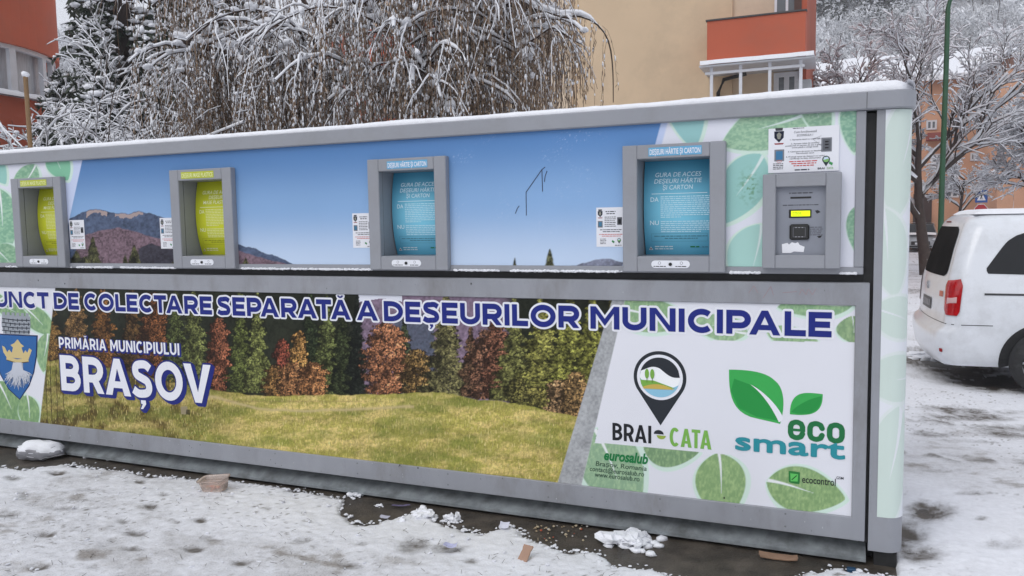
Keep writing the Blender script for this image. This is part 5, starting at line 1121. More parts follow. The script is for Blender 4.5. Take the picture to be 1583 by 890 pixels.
# red brick coloured block seen through the willow
YB2 = 24.0
t = tag(empty('apartment_building', (-14, YB2+4, 0)), 'brick red apartment block showing through the hanging willow twigs', 'building')
xa = S(505, 100, YB2)[0]; xb = S(578, 100, YB2)[0]; xc = S(703, 100, YB2-1)[0]
b = MB(); b.box(xa, xb, YB2-0.8, YB2+8, -0.2, 8.2, PNK); b.box(xb, xc, YB2, YB2+8, -0.2, 10.5, BEI2*0.9); wpart(b, 'wall', M['render'], t)
for z in (4.2, 7.1):
    b = MB(); b.bbox(xb+0.1, S(662, 100, YB2-1)[0], YB2-1.1, YB2, z, z+1.05, 0.01, TER*1.1); o = wpart(b, 'balcony', M['render'], t)
win(t, xb+2.2, xb+3.6, 5.6, 6.9, YB2-0.01, 1); win(t, xa+0.4, xa+1.2, 5.3, 6.5, YB2-0.81, 1)
# round-cornered house at the far left
c = at(-125, 100, 20); R0 = 3.0
t = tag(empty('apartment_building', (c.x, c.y, 0)), 'terracotta house with a rounded corner bay and white curtained windows at the left edge', 'building')
vd = math.atan2(-c.y, -c.x)                       # direction from the bay towards the photographer
def arcbox(a0, a1, z0, z1, r0, r1, col, m, name, parent, n=14):
    b = MB(); aa = [vd-math.radians(a) for a in np.linspace(a0, a1, n)]     # angle measured clockwise from the viewing direction
    aa = [vd+math.radians(a) for a in np.linspace(a0, a1, n)]
    pl = [(r1*math.cos(a), r1*math.sin(a)) for a in aa]+[(r0*math.cos(a), r0*math.sin(a)) for a in aa[::-1]]
    b.zprism(pl, z0, z1, col)
    return b.build(name, m, parent)
b = MB(); b.zprism([(R0*math.cos(a), R0*math.sin(a)) for a in np.linspace(0, 2*math.pi, 72, endpoint=False)], -0.2, 4.95, TER*1.05); b.zprism([((R0+.12)*math.cos(a), (R0+.12)*math.sin(a)) for a in np.linspace(0, 2*math.pi, 72, endpoint=False)], 6.20, 8.9, TER*1.2); b.box(-14, -2.2, -6, 5, -0.2, 8.9, TER); b.build('wall', M['render'], t)
b = MB(); b.zprism([((R0-.25)*math.cos(a), (R0-.25)*math.sin(a)) for a in np.linspace(0, 2*math.pi, 48, endpoint=False)], 4.9, 6.25, (0.3,)*3); b.build('curtain', M['curtain'], t)
for a0, a1 in ((4, 38), (38, 60), (60, 72), (72, 84)):
    w = arcbox(a0, a1, 4.98, 5.10, R0-.1, R0+.02, WHF, M['paint'], 'window', t)
    arcbox(a0, a1, 6.10, 6.22, R0-.1, R0+.021, WHF, M['paint'], 'frame', w); arcbox(a0, a0+1.6, 5.10, 6.10, R0-.1, R0+.02, WHF, M['paint'], 'frame', w, 3); arcbox(a1-1.8, a1, 5.10, 6.10, R0-.1, R0+.02, WHF, M['paint'], 'frame', w, 3)
b = MB(); aa = np.radians(np.linspace(0, 84, 60))+vd; rr_ = np.array([R0-.02, R0+.10, R0+.20, R0+.22])[:, None]; zz_ = np.array([5.06, 5.07, 5.0, 4.93])[:, None]+0.05*fbm(aa[None]*20, rr_*9, 3, 3); b.grid(rr_*np.cos(aa), rr_*np.sin(aa), zz_, smooth=True); b.build('sill_snow', M['snow'], t)

# orange block across the road with a snowy roof
YO = 48.0
t = tag(empty('apartment_building', (6, YO+5, 0)), 'long orange apartment block with a snow covered hipped roof behind the lamp post', 'building')
xa, xb = S(1180, 130, YO)[0], 13.0
b = MB(); b.box(xa, xb, YO, YO+12, -0.2, 8.9, ORA); wpart(b, 'wall', M['render'], t)
b = MB(); X_, Y_ = np.meshgrid(np.linspace(xa-.5, xb+.5, 50), np.linspace(YO-.6, YO+7, 12)); Z_ = 8.95+(Y_-YO+.6)*0.34+0.22*fbm(X_, Y_, 3, 3)-0.5*sstep(2.2, 3.2, X_)*0; b.grid(X_, Y_, Z_, smooth=True); b.box(xa-.5, xb+.5, YO-.62, YO-.58, 8.80, 9.08, (0.8,)*3); rf = wpart(b, 'roof', M['snow'], t)
for px, py, w, h, col in ((1498, 107, 1.0, .55, (150, 70, 60)), (1462, 118, .7, .3, (120, 84, 70)), (1497, 119, .8, .35, (96, 78, 72)), (1345, 112, .6, .5, (120, 90, 80))):
    x, z = S(px, py, YO+3); b = MB(); b.box(x-w/2, x+w/2, YO+2.5, YO+4.5, z-1.2, z+h/2, lin(col)); b.box(x-w/2-.06, x+w/2+.06, YO+2.42, YO+4.6, z+h/2, z+h/2+.14, (0.75,)*3); wpart(b, 'dormer', M['paint'], t)
def pwin(parent, px0, py0, px1, py1, Y, mull=1):
    x0, z1 = S(px0, py0, Y); x1, z0 = S(px1, py1, Y); return win(parent, x0, x1, z0, z1, Y-0.01, mull, 'window', 0.09)
for q in ((1461, 291, 1482, 305), (1501, 286, 1511, 297), (1532, 289, 1544, 301), (1440, 238, 1456, 252), (1470, 236, 1486, 250), (1500, 236, 1512, 248), (1470, 182, 1488, 196), (1506, 180, 1520, 194), (1432, 186, 1448, 200), (1500, 144, 1520, 152)): pwin(t, *q, YO)
for q in ((1526, 239, 1550, 247), (1524, 268, 1556, 286), (1434, 205, 1462, 215)):
    x0, z1 = S(q[0], q[1], YO-.8); x1, z0 = S(q[2], q[3], YO-.8); b = MB(); b.bbox(x0, x1, YO-.8, YO, z0, z1, .02, MAR*1.3); wpart(b, 'balcony', M['render'], t)
x0, z1 = S(1412, 300, YO); x1, z0 = S(1440, 332, YO); b = MB(); b.box(x0, x1, YO-.05, YO+.02, -0.1, z1, lin((60, 44, 40))); wpart(b, 'door', M['paint'], t)
YO2 = 42.0
t = tag(empty('apartment_building', (12, YO2+5, 0)), 'orange and maroon apartment block with open balconies at the right edge', 'building')
xa = S(1545, 200, YO2)[0]; b = MB(); b.box(xa, xa+11, YO2, YO2+5.5, -0.2, 8.25, ORA); b.box(xa-.05, xa+11, YO2-.05, YO2+5.6, 8.25, 8.85, lin((126, 96, 86))); b.box(xa-.1, xa+11, YO2-.1, YO2+5.7, 8.85, 8.95, (.8,)*3); wpart(b, 'wall', M['render'], t)
xa += 1.0
for z in (7.0-1.15, 4.1-1.15, 1.2-1.0):
    b = MB(); b.bbox(xa+.15, xa+4.5, YO2-1.0, YO2, z, z+1.1, .02, MAR*1.25); wpart(b, 'balcony', M['render'], t)
    b = MB(); b.box(xa+1.0, xa+4.0, YO2-.06, YO2-.01, z+1.1, z+2.3, (.03,)*3); wpart(b, 'balcony_opening', M['paint'], t)
    win(t, xa+.25, xa+.85, z+1.15, z+2.0, YO2-0.02, 1)

# ------------------------------------------------------------------ hills
def hgt(x, y):
    r = np.hypot(x, y); ph = np.degrees(np.arctan2(x, y))
    H = np.interp(ph, [-80, -56, -50, -44, -30, 0, 20, 60], [50, 50, 52, 56, 80, 112, 112, 60])
    return H*sstep(62, 290, r)**0.9*(0.93+0.14*fbm(x/40, y/40, 5, 3))-1.0*(r < 70)
ph = np.radians(np.linspace(-85, 60, 150)); rr_ = np.linspace(60, 330, 60); PHI, RR = np.meshgrid(ph, rr_); X_, Y_ = RR*np.sin(PHI), RR*np.cos(PHI)
b = MB(); b.grid(X_, Y_, hgt(X_, Y_), smooth=True)
M['hillsnow'] = mat('hill_snow', (0.70, 0.71, 0.74), 0.9, var=0.25, scale=0.2)
b.build('hillside', M['hillsnow'], None, 'structure')

# ------------------------------------------------------------------ trees
def interp_poly(P, t):
    N, K, _ = P.shape; f = t*(K-1); i = np.minimum(f.astype(int), K-2); w = (f-i)[..., None]
    n = np.arange(N)[:, None]; return P[n, i]*(1-w)+P[n, i+1]*w, P[n, i+1]-P[n, i]
def children(P, R, m, frac, ang, up, K, droop, t0, rfrac, rng, wig=0.08, t1=1.0):
    N = len(P); t = t0+(t1-t0)*(np.arange(m)[None]+rng.random((N, m)))/m; st, tg = interp_poly(P, t); L = np.linalg.norm(P[:, 1:]-P[:, :-1], axis=2).sum(1)
    tg = tg/(np.linalg.norm(tg, axis=2, keepdims=True)+1e-9); rd = rng.normal(size=(N, m, 3)); rd -= (rd*tg).sum(2, keepdims=True)*tg; rd /= np.linalg.norm(rd, axis=2, keepdims=True)+1e-9
    a = np.radians(ang)*(0.7+0.6*rng.random((N, m, 1))); d = tg*np.cos(a)+rd*np.sin(a); d[..., 2] += up; d /= np.linalg.norm(d, axis=2, keepdims=True)
    ln = (L[:, None]*frac*(0.6+0.7*rng.random((N, m)))*(1.15-0.6*t)).reshape(-1)
    st = st.reshape(-1, 3); d = d.reshape(-1, 3); s = np.linspace(0, 1, K)[None, :, None]
    Q = st[:, None]+d[:, None]*s*ln[:, None, None]; Q[..., 2] -= droop*ln[:, None]*s[..., 0]**2
    w = rng.normal(size=Q.shape)*wig*ln[:, None, None]*s; Q += np.cumsum(w, 1)*0.4
    n_ = np.arange(N)[:, None]; f = t*(R.shape[1]-1); r0 = R[n_, np.clip(f.astype(int), 0, R.shape[1]-1)].reshape(-1)*rfrac
    RR_ = r0[:, None]*np.linspace(1, 0.35, K)[None]
    return Q, RR_
def snow_on(mb, P, R, th, rng, cover=0.75, minr=0.004, sides=4, lift=0.8):
    "a ridge of snow lying along the upper side of each twig"
    T = np.gradient(P, axis=1); hz = np.linalg.norm(T[..., :2], axis=2)/(np.linalg.norm(T, axis=2)+1e-9)
    k = np.clip((hz-0.25)/0.5, 0, 1)*(rng.random(R.shape) < cover+0.15)
    r = (minr+th*(0.5+rng.random(R.shape))+R*0.6)*np.maximum(k, 0.08)
    Q = P.copy(); Q[..., 2] += R*0.7+r*lift
    mb.tubes(Q, r, sides, (0.8, 0.81, 0.85))
def bare_tree(name, base, H, spread, label, cat='tree', group=None, seed=1, counts=(7, 7, 7, 5), fork=True, rad=0.14, th=0.012, dark=(62, 50, 44), up=0.25, t0=0.28):
    rng = np.random.default_rng(seed); t = tag(empty(name, base), label, cat, group)
    s = np.linspace(0, 1, 8)
    tr = np.stack([np.stack([0.10*H*np.sin(s*2+seed)*0.4, 0.05*H*np.sin(s*3), s*H*0.62], 1)]); tr[:, 0] = 0
    R = rad*np.linspace(1, 0.35, 8)[None]
    P1, R1 = children(tr, R, counts[0], spread/H*1.5, 52, 0.25, 9, 0.05, t0, 0.62, rng, 0.10)
    P2, R2 = children(P1, R1, counts[1], 0.55, 45, up, 7, 0.10, 0.2, 0.6, rng, 0.10); P3, R3 = children(P2, R2, counts[2], 0.55, 42, up*0.6, 6, 0.15, 0.15, 0.6, rng, 0.10)
    P4, R4 = children(P3, np.maximum(R3, .006), counts[3], 0.6, 40, up*0.4, 5, 0.15, 0.1, 0.7, rng, 0.08)
    b = MB(); c = lin(dark); b.tubes(tr, R, 8, c); b.build('trunk', M['twig'], t)
    b = MB(); b.tubes(P1, R1, 6, c); b.tubes(P2, R2, 4, c); b.tubes(P3, np.maximum(R3, .006), 3, c); b.tubes(P4, np.maximum(R4*.8, .005), 3, c*1.1); b.build('branches', M['twig'], t)
    b = MB(); snow_on(b, P1, R1, th*1.6, rng); snow_on(b, P2, R2, th*1.3, rng); snow_on(b, P3, R3, th, rng, 0.7); snow_on(b, P4, R4, th*0.9, rng, 0.7, sides=3); b.build('snow', M['snow'], t)
    return t
g1 = at(1437, 330, 24)
bare_tree('bare_tree', (g1.x-.05, g1.y, -0.15), 7.0, 5.2, 'big bare tree with snow on every twig just left of the green lamp post', seed=3, counts=(12, 10, 8, 5), rad=0.19, th=0.017, up=0.5, t0=0.38)
g2 = at(1612, 330, 27); bare_tree('bare_tree', (g2.x, g2.y, -0.15), 6.6, 3.6, 'bare snowy tree leaning in from the right edge above the van', seed=8, counts=(12, 9, 8, 5), rad=0.13, th=0.022, t0=0.48)
g2 = at(1480, 330, 33); bare_tree('bare_tree', (g2.x, g2.y, -0.15), 5.4, 2.4, 'thin dark trunked snowy tree right of the lamp post before the orange block', seed=12, counts=(9, 7, 6, 5), rad=0.10, th=0.016, t0=0.55)
g2 = at(1370, 330, 34); bare_tree('bare_tree', (g2.x, g2.y, -0.15), 7.4, 2.4, 'slender snowy tree whose twig tips show above the kiosk right end', seed=15, counts=(10, 8, 6, 4), rad=0.09, th=0.016, up=0.5)
g2 = at(1302, 330, 38); bare_tree('bare_tree', (g2.x, g2.y, -0.15), 7.4, 2.4, 'slender snowy tree beside the beige block, its top against the snowy roof', seed=19, counts=(10, 8, 6, 4), rad=0.09, th=0.018, up=0.5)
# shrubs at the left, behind the kiosk
def shrub(base, H, n, label, seed, lean=0.5, th=0.007, group='snowy shrubs behind the kiosk'):
    rng = np.random.default_rng(seed); t = tag(empty('snowy_shrub', base), label, 'shrub', group); K = 10; s = np.linspace(0, 1, K)[None, :, None]
    a = rng.uniform(-0.25, 3.4, n); l = H*(0.7+0.5*rng.random(n)); out = lean*(0.3+rng.random(n))
    d = np.stack([np.cos(a)*out, np.sin(a)*out, np.ones(n)], 1); P = np.zeros((n, K, 3))+rng.normal(size=(n, 1, 3))*np.array([.25, .25, 0])*H*0.25+d[:, None]*s*l[:, None, None]*0.8
    P[..., :2] += (d[:, None, :2]*s**2*l[:, None, None]*0.6); P[..., 2] -= (0.45*out[:, None]*l[:, None]*s[..., 0]**3); P += np.cumsum(rng.normal(size=P.shape)*0.012*H, 1)
    R = np.full((n, 1), 0.012)*np.linspace(1, .35, K)[None]
    P2, R2 = children(P, R, 11, 0.26, 48, 0.2, 7, 0.25, 0.25, 0.6, rng); P3, R3 = children(P2, R2, 6, 0.5, 45, 0.1, 5, 0.2, 0.1, 0.7, rng)
    c = lin((70, 56, 46)); b = MB(); b.tubes(P, R, 5, c); b.build('stems', M['twig'], t)
    b = MB(); b.tubes(P2, np.maximum(R2, .004), 3, c); b.tubes(P3, np.maximum(R3, .003), 3, c); b.build('twigs', M['twig'], t)
    b = MB(); snow_on(b, P, R, th*1.3, rng, 0.8); snow_on(b, P2, R2, th, rng, 0.75); snow_on(b, P3, R3, th*0.7, rng, 0.75, sides=3)
    k = rng.integers(0, len(P2), int(len(P2)*0.5)); q = P2[k, rng.integers(2, 7, len(k))]+np.array([0, 0, .02]); b.blobs(q, rng.uniform(.012, .035, len(q))); b.build('snow', M['snow'], t)
    return t
for px, dp, H, n, ln, lab in ((150, 10.8, 5.2, 34, .45, 'tangled snowy shrub between the conifers and the willow'), (95, 9.8, 4.1, 28, .5, 'wide snowy shrub right of the rounded house corner'), (12, 9.3, 3.9, 22, .5, 'low snowy shrub before the rounded house, beside the wooden stake'), (215, 11.8, 5.0, 20, .45, 'snowy shrub half hidden behind the left side of the willow')):
    g = at(px, 200, dp); shrub((g.x, g.y, 0), H, n, lab, int(px)+77, ln)
g = at(42, 160, 7); b = MB(); b.tubes([[(g.x, g.y, 0), (g.x+.01, g.y, 1.5), (g.x, g.y, 3.03)]], [[.021, .021, .019]], 7, lin((128, 100, 68)))
st_ = b.build('wooden_stake', M['paint']); tag(st_, 'thin upright wooden stake with a dab of snow on top at the left', 'stake')
b = MB(); b.blobs([(g.x, g.y, 3.05)], [[.034, .034, .028]], fine=True); b.build('snow_dab', M['snow'], st_)

# conifers
def conifer_tree(base, H, Rb, label, seed, z0=1.5, nb=150, tuft=14, pad=1.0, group='dark snow laden conifers', side=None, tmul=1.0, name='conifer'):
    rng = np.random.default_rng(seed); t = tag(empty(name, base), label, 'tree', group)
    b = MB(); b.tubes([[(0, 0, 0), (0, 0, H*.5), (0, 0, H)]], [[.18*H/10, .12*H/10, .02]], 7, lin((50, 40, 36))); b.build('trunk', M['twig'], t)
    z = z0+(H-z0)*rng.random(nb)**1.05; a = rng.random(nb)*6.283; L = Rb*(1-(z/H))**0.75*(0.65+0.55*rng.random(nb)); K = 8; s = np.linspace(0, 1, K)[None, :]
    P = np.stack([np.cos(a)[:, None]*L[:, None]*s, np.sin(a)[:, None]*L[:, None]*s, z[:, None]+L[:, None]*(0.20*s-0.55*s**2)], -1); P[..., :2] += rng.normal(size=P[..., :2].shape)*0.03*s[..., None]
    R = np.full((nb, 1), .022)*np.linspace(1, .3, K)[None]; P2, R2 = children(P, R, 8, 0.36, 50, -0.05, 5, 0.25, 0.2, 0.5, rng)
    b = MB(); b.tubes(P, R, 4, lin((48, 38, 32))); b.tubes(P2, R2, 3, lin((48, 38, 32)))
    n2 = len(P2); tt = rng.random((n2, tuft)); C, T = interp_poly(P2, tt); C = C.reshape(-1, 3); T = T.reshape(-1, 3); T /= np.linalg.norm(T, axis=1, keepdims=True)+1e-9
    N = len(C); rd = rng.normal(size=(N, 3)); U_ = T*0.7+rd*0.55; U_[:, 2] -= 0.25; U_ /= np.linalg.norm(U_, axis=1, keepdims=True); ln = rng.uniform(.05, .11, N)*tmul; W_ = np.cross(U_, rng.normal(size=(N, 3))); W_ /= np.linalg.norm(W_, axis=1, keepdims=True)+1e-9
    cc = lin((52, 60, 48))*(0.5+0.9*rng.random((N, 1))); b.tris(C+U_*ln[:, None]*0.6, U_*ln[:, None]*1.15, W_*(ln*0.30)[:, None], cc); b.build('crown', M['leaf'], t)
    b = MB(); k = rng.random((n2, 4)); C, _ = interp_poly(P2, 0.2+0.8*k); C = C.reshape(-1, 3); keep = rng.random(len(C)) < 0.7*pad; C = C[keep]; r = rng.uniform(.022, .065, len(C))*tmul
    b.blobs(C+np.array([0, 0, .035]), np.c_[r*1.3, r, r*.6], jit=0.35); k = rng.random((nb, 7)); C, _ = interp_poly(P, 0.15+0.85*k); C = C.reshape(-1, 3); r = rng.uniform(.03, .095, len(C))*tmul*pad; b.blobs(C+np.array([0, 0, .04]), np.c_[r*1.4, r, r*.55], jit=0.35)
    b.build('snow', M['snow'], t); return t
for px, dp, H, Rb, lab, sd, nb in ((198, 15, 11.5, 1.75, 'tall dark conifer with thick pads of snow left of the willow', 1, 230), (100, 19, 5.5, 1.9, 'shorter snow laden conifer between the house and the tall conifer', 2, 170), (70, 23, 7.6, 0.8, 'narrow conifer close to the rounded house corner', 4, 130), (160, 14, 4.6, 1.8, 'low dark conifer behind the tangled shrub', 6, 130), (330, 17, 11, 2.8, 'tall snowy conifer hidden behind the left of the willow', 9, 170)):
    g = at(px, 200, dp); conifer_tree((g.x, g.y, 0), H, Rb, lab, sd, nb=nb)

# weeping willow
rng = np.random.default_rng(5); g = at(455, 200, 9.3); W0 = Vector((g.x, g.y, 0))
t = tag(empty('weeping_willow', W0), 'large weeping willow with brown hanging twigs and clots of snow behind the kiosk', 'tree')
def WP(px, py, dp): q = at(px, py, dp); return (q.x-W0.x, q.y-W0.y, q.z)
def smooth(pts, K=14):
    P = np.array(pts, float); d = np.r_[0, np.cumsum(np.linalg.norm(np.diff(P, axis=0), axis=1))]; s = np.linspace(0, d[-1], K)
    Q = np.stack([np.interp(s, d, P[:, i]) for i in range(3)], 1)
    for _ in range(2): Q[1:-1] = (Q[:-2]+2*Q[1:-1]+Q[2:])/4
    return Q
LM = [([WP(455, 260, 9.3), WP(455, 180, 9.3), WP(456, 130, 9.3)], .13, .10), ([WP(456, 132, 9.3), WP(478, 90, 9.2), WP(500, 45, 9.0), WP(560, 5, 8.8), WP(640, -60, 8.7)], .085, .04), ([WP(458, 135, 9.3), WP(430, 112, 9.2), WP(395, 92, 9.1), WP(340, 78, 9.0), WP(270, 60, 8.9)], .075, .03),
      ([WP(470, 105, 9.3), WP(520, 125, 9.0), WP(580, 138, 8.8), WP(640, 155, 8.6), WP(690, 185, 8.5)], .045, .02), ([WP(560, 5, 8.8), WP(680, -35, 8.6), WP(790, 0, 8.5), WP(850, 25, 8.5), WP(885, 30, 8.5)], .05, .025), ([WP(500, 45, 9.0), WP(470, -10, 9.2), WP(400, -60, 9.4), WP(310, -50, 9.3), WP(235, 10, 9.1)], .05, .02),
      ([WP(850, 24, 8.5), WP(895, 22, 8.5), WP(925, 34, 8.5), WP(943, 62, 8.5), WP(948, 110, 8.5), WP(948, 158, 8.5)], .014, .005), ([WP(560, 5, 8.8), WP(610, 50, 8.3), WP(640, 90, 8.2), WP(680, 130, 8.1)], .04, .015), ([WP(700, -30, 8.6), WP(760, 30, 8.4), WP(800, 75, 8.3), WP(820, 110, 8.2)], .03, .01), ([WP(395, 92, 9.1), WP(330, 110, 9.4), WP(285, 140, 9.6)], .03, .01)]
P0 = np.array([smooth(p) for p, _, _ in LM]); R0_ = np.array([np.linspace(a, c, 14) for _, a, c in LM])
b = MB(); b.tubes(P0[:1], R0_[:1], 9, lin((58, 46, 40))); b.tubes([[(0, 0, 0), (0.02, 0, 1.2), tuple(P0[0, 0])]], [[.17, .14, .13]], 9, lin((58, 46, 40))); b.build('trunk', M['twig'], t)
nb = 210; src = rng.integers(1, len(P0), nb); src = src[src != 6]; nb = len(src); tt = 0.12+0.88*rng.random(nb); st0 = np.stack([interp_poly(P0[i:i+1], np.array([[q]]))[0][0, 0] for i, q in zip(src, tt)])
a = rng.random(nb)*6.283; L = rng.uniform(.5, 1.5, nb); K = 9; s = np.linspace(0, 1, K)[None]
PB = np.stack([st0[:, 0:1]+np.cos(a)[:, None]*L[:, None]*s, st0[:, 1:2]+np.sin(a)[:, None]*L[:, None]*s, st0[:, 2:3]+L[:, None]*(0.75*s-0.85*s**2)], -1); PB += np.cumsum(rng.normal(size=PB.shape)*0.015, 1); RB = np.full((nb, 1), .016)*np.linspace(1, .35, K)[None]
pxl, _p = pix(PB[..., 0]+W0.x, PB[..., 1]+W0.y, PB[..., 2]); kb = (pxl.max(1) < 905) & (pxl.min(1) > 195); PB = PB[kb]; RB = RB[kb]; nb = len(PB)
PT, RT = children(PB, RB, 3, 0.5, 50, 0.1, 7, 1.1, 0.1, 0.6, rng); RT = np.maximum(RT, .004); PT2, RT2 = children(PT, RT, 2, 0.6, 45, 0.0, 6, 1.2, 0.1, 0.7, rng); RT2 = np.maximum(RT2, .0032)
b = MB(); b.tubes(P0[1:], R0_[1:], 6, lin((58, 46, 40))); b.tubes(PB, RB, 4, lin((66, 50, 42))); b.tubes(PT, RT, 3, lin((92, 72, 58))); b.tubes(PT2, RT2, 3, lin((104, 82, 64))); b.build('limbs', M['twig'], t)
SRC = np.concatenate([PB, PB, np.stack([smooth(p, K) for p in PT[::4]]), np.stack([smooth(p, K) for p in P0[1:6]]), np.stack([smooth(p, K) for p in P0[1:6]])]); ns = 2300
k = rng.integers(0, len(SRC), ns); C0, _ = interp_poly(SRC[k], rng.random((ns, 1))); C0 = C0[:, 0]
extra = np.stack([np.array(WP(px, py, 8.5)) for px, py in [(rng.uniform(690, 890), rng.uniform(-40, 28)) for _ in range(230)]]); C0 = np.concatenate([C0, extra]); ns = len(C0)
C0[:, 2] -= rng.random(ns)*0.15
edge = np.array([np.array(WP(px, py, 8.5)) for px, py in ((897, 24), (905, 24), (915, 28), (925, 35), (935, 48), (941, 60), (930, 40), (918, 30), (890, 22), (902, 22))]); C0 = np.concatenate([C0, edge]); ns = len(C0)
pxs, _p = pix(C0[:, 0]+W0.x, C0[:, 1]+W0.y, C0[:, 2])
Ls = rng.uniform(0.45, 1.9, ns); Ls[-10:] = rng.uniform(.5, 1.0, 10); K = 11; s = np.linspace(0, 1, K)[None]; a = rng.random(ns)*6.283; o_ = rng.uniform(.02, .16, ns)
PS = np.stack([C0[:, 0:1]+np.cos(a)[:, None]*o_[:, None]*np.sqrt(s), C0[:, 1:2]+np.sin(a)[:, None]*o_[:, None]*np.sqrt(s), C0[:, 2:3]+0.04*np.sin(s*3.14)-Ls[:, None]*s], -1); PS[..., :2] += np.cumsum(rng.normal(size=PS[..., :2].shape)*0.008, 1)
cs_ = lin((130, 110, 92))*(0.55+0.9*rng.random((ns, 1)))
b = MB(); b.tubes(PS, np.full((ns, K), .0027), 3, cs_)
m = 15; q, T = interp_poly(PS, rng.random((ns, m))); q = q.reshape(-1, 3); N = len(q); U_ = rng.normal(size=(N, 3))*0.28; U_[:, 2] -= 1; U_ /= np.linalg.norm(U_, axis=1, keepdims=True); ln = rng.uniform(.018, .045, N); W_ = np.cross(U_, rng.normal(size=(N, 3))); W_ /= np.linalg.norm(W_, axis=1, keepdims=True)
b.tris(q+U_*ln[:, None], U_*ln[:, None], W_*(ln*.16)[:, None], lin((138, 116, 96))*(0.5+0.95*rng.random((N, 1)))); b.build('hanging_twigs', M['paint'], t)
b = MB(); snow_on(b, P0[1:], R0_[1:], .018, rng, 0.8); snow_on(b, PB, RB*.8, .011, rng, 0.6); snow_on(b, PT, RT, .006, rng, 0.8, minr=.004); snow_on(b, PT2, RT2, .004, rng, 0.7, minr=.003, sides=3)
m = 13; q, T = interp_poly(PS, rng.random((ns, m))**1.2); q = q.reshape(-1, 3); pq, _p = pix(q[:, 0]+W0.x, q[:, 1]+W0.y, q[:, 2]); keep = rng.random(len(q)) < np.interp(pq, [200, 480, 700, 900], [1.0, 1.0, .6, .35]); q = q[keep]; r = rng.uniform(.004, .0105, len(q)); b.blobs(q, np.c_[r, r, r*rng.uniform(1, 4.0, len(q))])
k = rng.integers(0, nb, 330); q = PB[k, rng.integers(1, 9, 330)]+np.array([0, 0, .03]); r = rng.uniform(.02, .055, 330); b.blobs(q, np.c_[r*1.3, r, r*.8], jit=.4, fine=True)
C2 = C0[rng.integers(0, ns, 260)]+rng.normal(size=(260, 3))*np.array([.1, .1, .3]); r = rng.uniform(.012, .035, 260); b.blobs(C2, np.c_[r, r, r*1.3], jit=.4); b.build('snow', M['snow'], t)

# wood on the hillside
rng = np.random.default_rng(21)
def frost_proto(seed, n=620):
    r = np.random.default_rng(seed); v = r.normal(size=(n, 3)); v /= np.linalg.norm(v, axis=1, keepdims=True); C = v*np.array([1.0, 1.0, .8])*(r.random((n, 1))**0.4); C[:, 2] += 0.85
    U_ = r.normal(size=(n, 3))+v*1.2; U_ /= np.linalg.norm(U_, axis=1, keepdims=True); W_ = np.cross(U_, r.normal(size=(n, 3))); W_ /= np.linalg.norm(W_, axis=1, keepdims=True); l = r.uniform(.05, .15, n)[:, None]*(0.7+0.6*r.random((n, 1)))
    return np.stack([C-U_*l, C+W_*l*.17, C+U_*l, C-W_*l*.17], 1), r.random(n)
PRT = [frost_proto(i) for i in range(6)]
def scatter(pxr, rr, n, tall, white, seed):
    r = np.random.default_rng(seed); out = MB(); px = r.uniform(*pxr, n); d = r.uniform(rr[0]**.5, rr[1]**.5, n)**2
    for i in range(n):
        q = ray(px[i], 200); a = math.atan2(q[0], q[1]); x, y = d[i]*math.sin(a), d[i]*math.cos(a); z = float(hgt(np.array(x), np.array(y))); s = tall*r.uniform(.6, 1.3); V, cr = PRT[i % 6]
        br = r.choice([0.55, 0.8, 1.0, 1.0, 1.0]); th = r.random()*6.28; c_, s_ = math.cos(th), math.sin(th); W = V.copy(); W[..., 0], W[..., 1] = V[..., 0]*c_-V[..., 1]*s_, V[..., 0]*s_+V[..., 1]*c_
        W = W*np.array([s*.9, s*.9, s*1.05])+np.array([x, y, z-0.2]); wt = white*(0.8+0.4*r.random()); col = np.where((cr < wt+0.45*(V[:, 0, 2]-.85))[:, None], br*np.array([.88, .89, .92])*(0.9+0.1*cr[:, None]), np.array([.27, .265, .275])*(0.6+0.9*cr[:, None]))  # dark twigs paled to soft grey: distance haze put into their colour
        if i % 3 == 0 and tall < 3.5: hh = r.uniform(1.0, 2.2)*s; out.tubes([[(x, y, z-.3), (x+.1, y, z+hh*.5), (x+r.uniform(-.3, .3), y, z+hh)]], [[.11, .09, .04]], 4, (.10, .09, .09))
        out.add(W.reshape(-1, 3), np.arange(W.shape[0]*4).reshape(-1, 4), np.repeat(col, 4, 0))
    return out
b = scatter((1225, 1610), (66, 165), 700, 2.9, 0.80, 1); o = b.build('hillside_wood', M['paint'], None, 'stuff'); tag(o, 'frosted leafless wood covering the slope on the right', 'wood')
b = scatter((40, 420), (150, 300), 300, 4.0, 0.5, 2); o = b.build('hillside_wood', M['paint'], None, 'stuff'); tag(o, 'hazy frosted wood on the far ridge at the left', 'wood')
src_t = None; n_ = 0
r_ = np.random.default_rng(9)
ORD = ['first', 'second', 'third', 'fourth', 'fifth', 'sixth', 'seventh', 'eighth', 'ninth', 'tenth', 'eleventh', 'twelfth', 'thirteenth', 'fourteenth', 'fifteenth', 'sixteenth']
for i in range(16):
    px = 1254+i*(13 if i < 11 else 36)-(0 if i < 11 else 230)+r_.uniform(-3, 3); d_ = r_.uniform(128, 140)
    q = ray(px, 200); a = math.atan2(q[0], q[1]); x, y = d_*math.sin(a), d_*math.cos(a); z = float(hgt(np.array(x), np.array(y)))-0.5
    if src_t is None:
        src_t = conifer_tree((x, y, z), 17, 3.0, 'fir', 31, z0=4.5, nb=130, tuft=6, pad=0.8, group='firs along the upper slope', tmul=4.0, name='fir_tree'); o = src_t
    else: o = copy_tree(src_t); o.location = (x, y, z)
    o['label'] = ORD[i]+' snowy fir from the left in the row along the top of the right slope'
    s = r_.uniform(.55, .95); o.scale = (s*r_.uniform(.8, 1.05), s, s); o.rotation_euler = (0, 0, r_.uniform(0, 6.28))

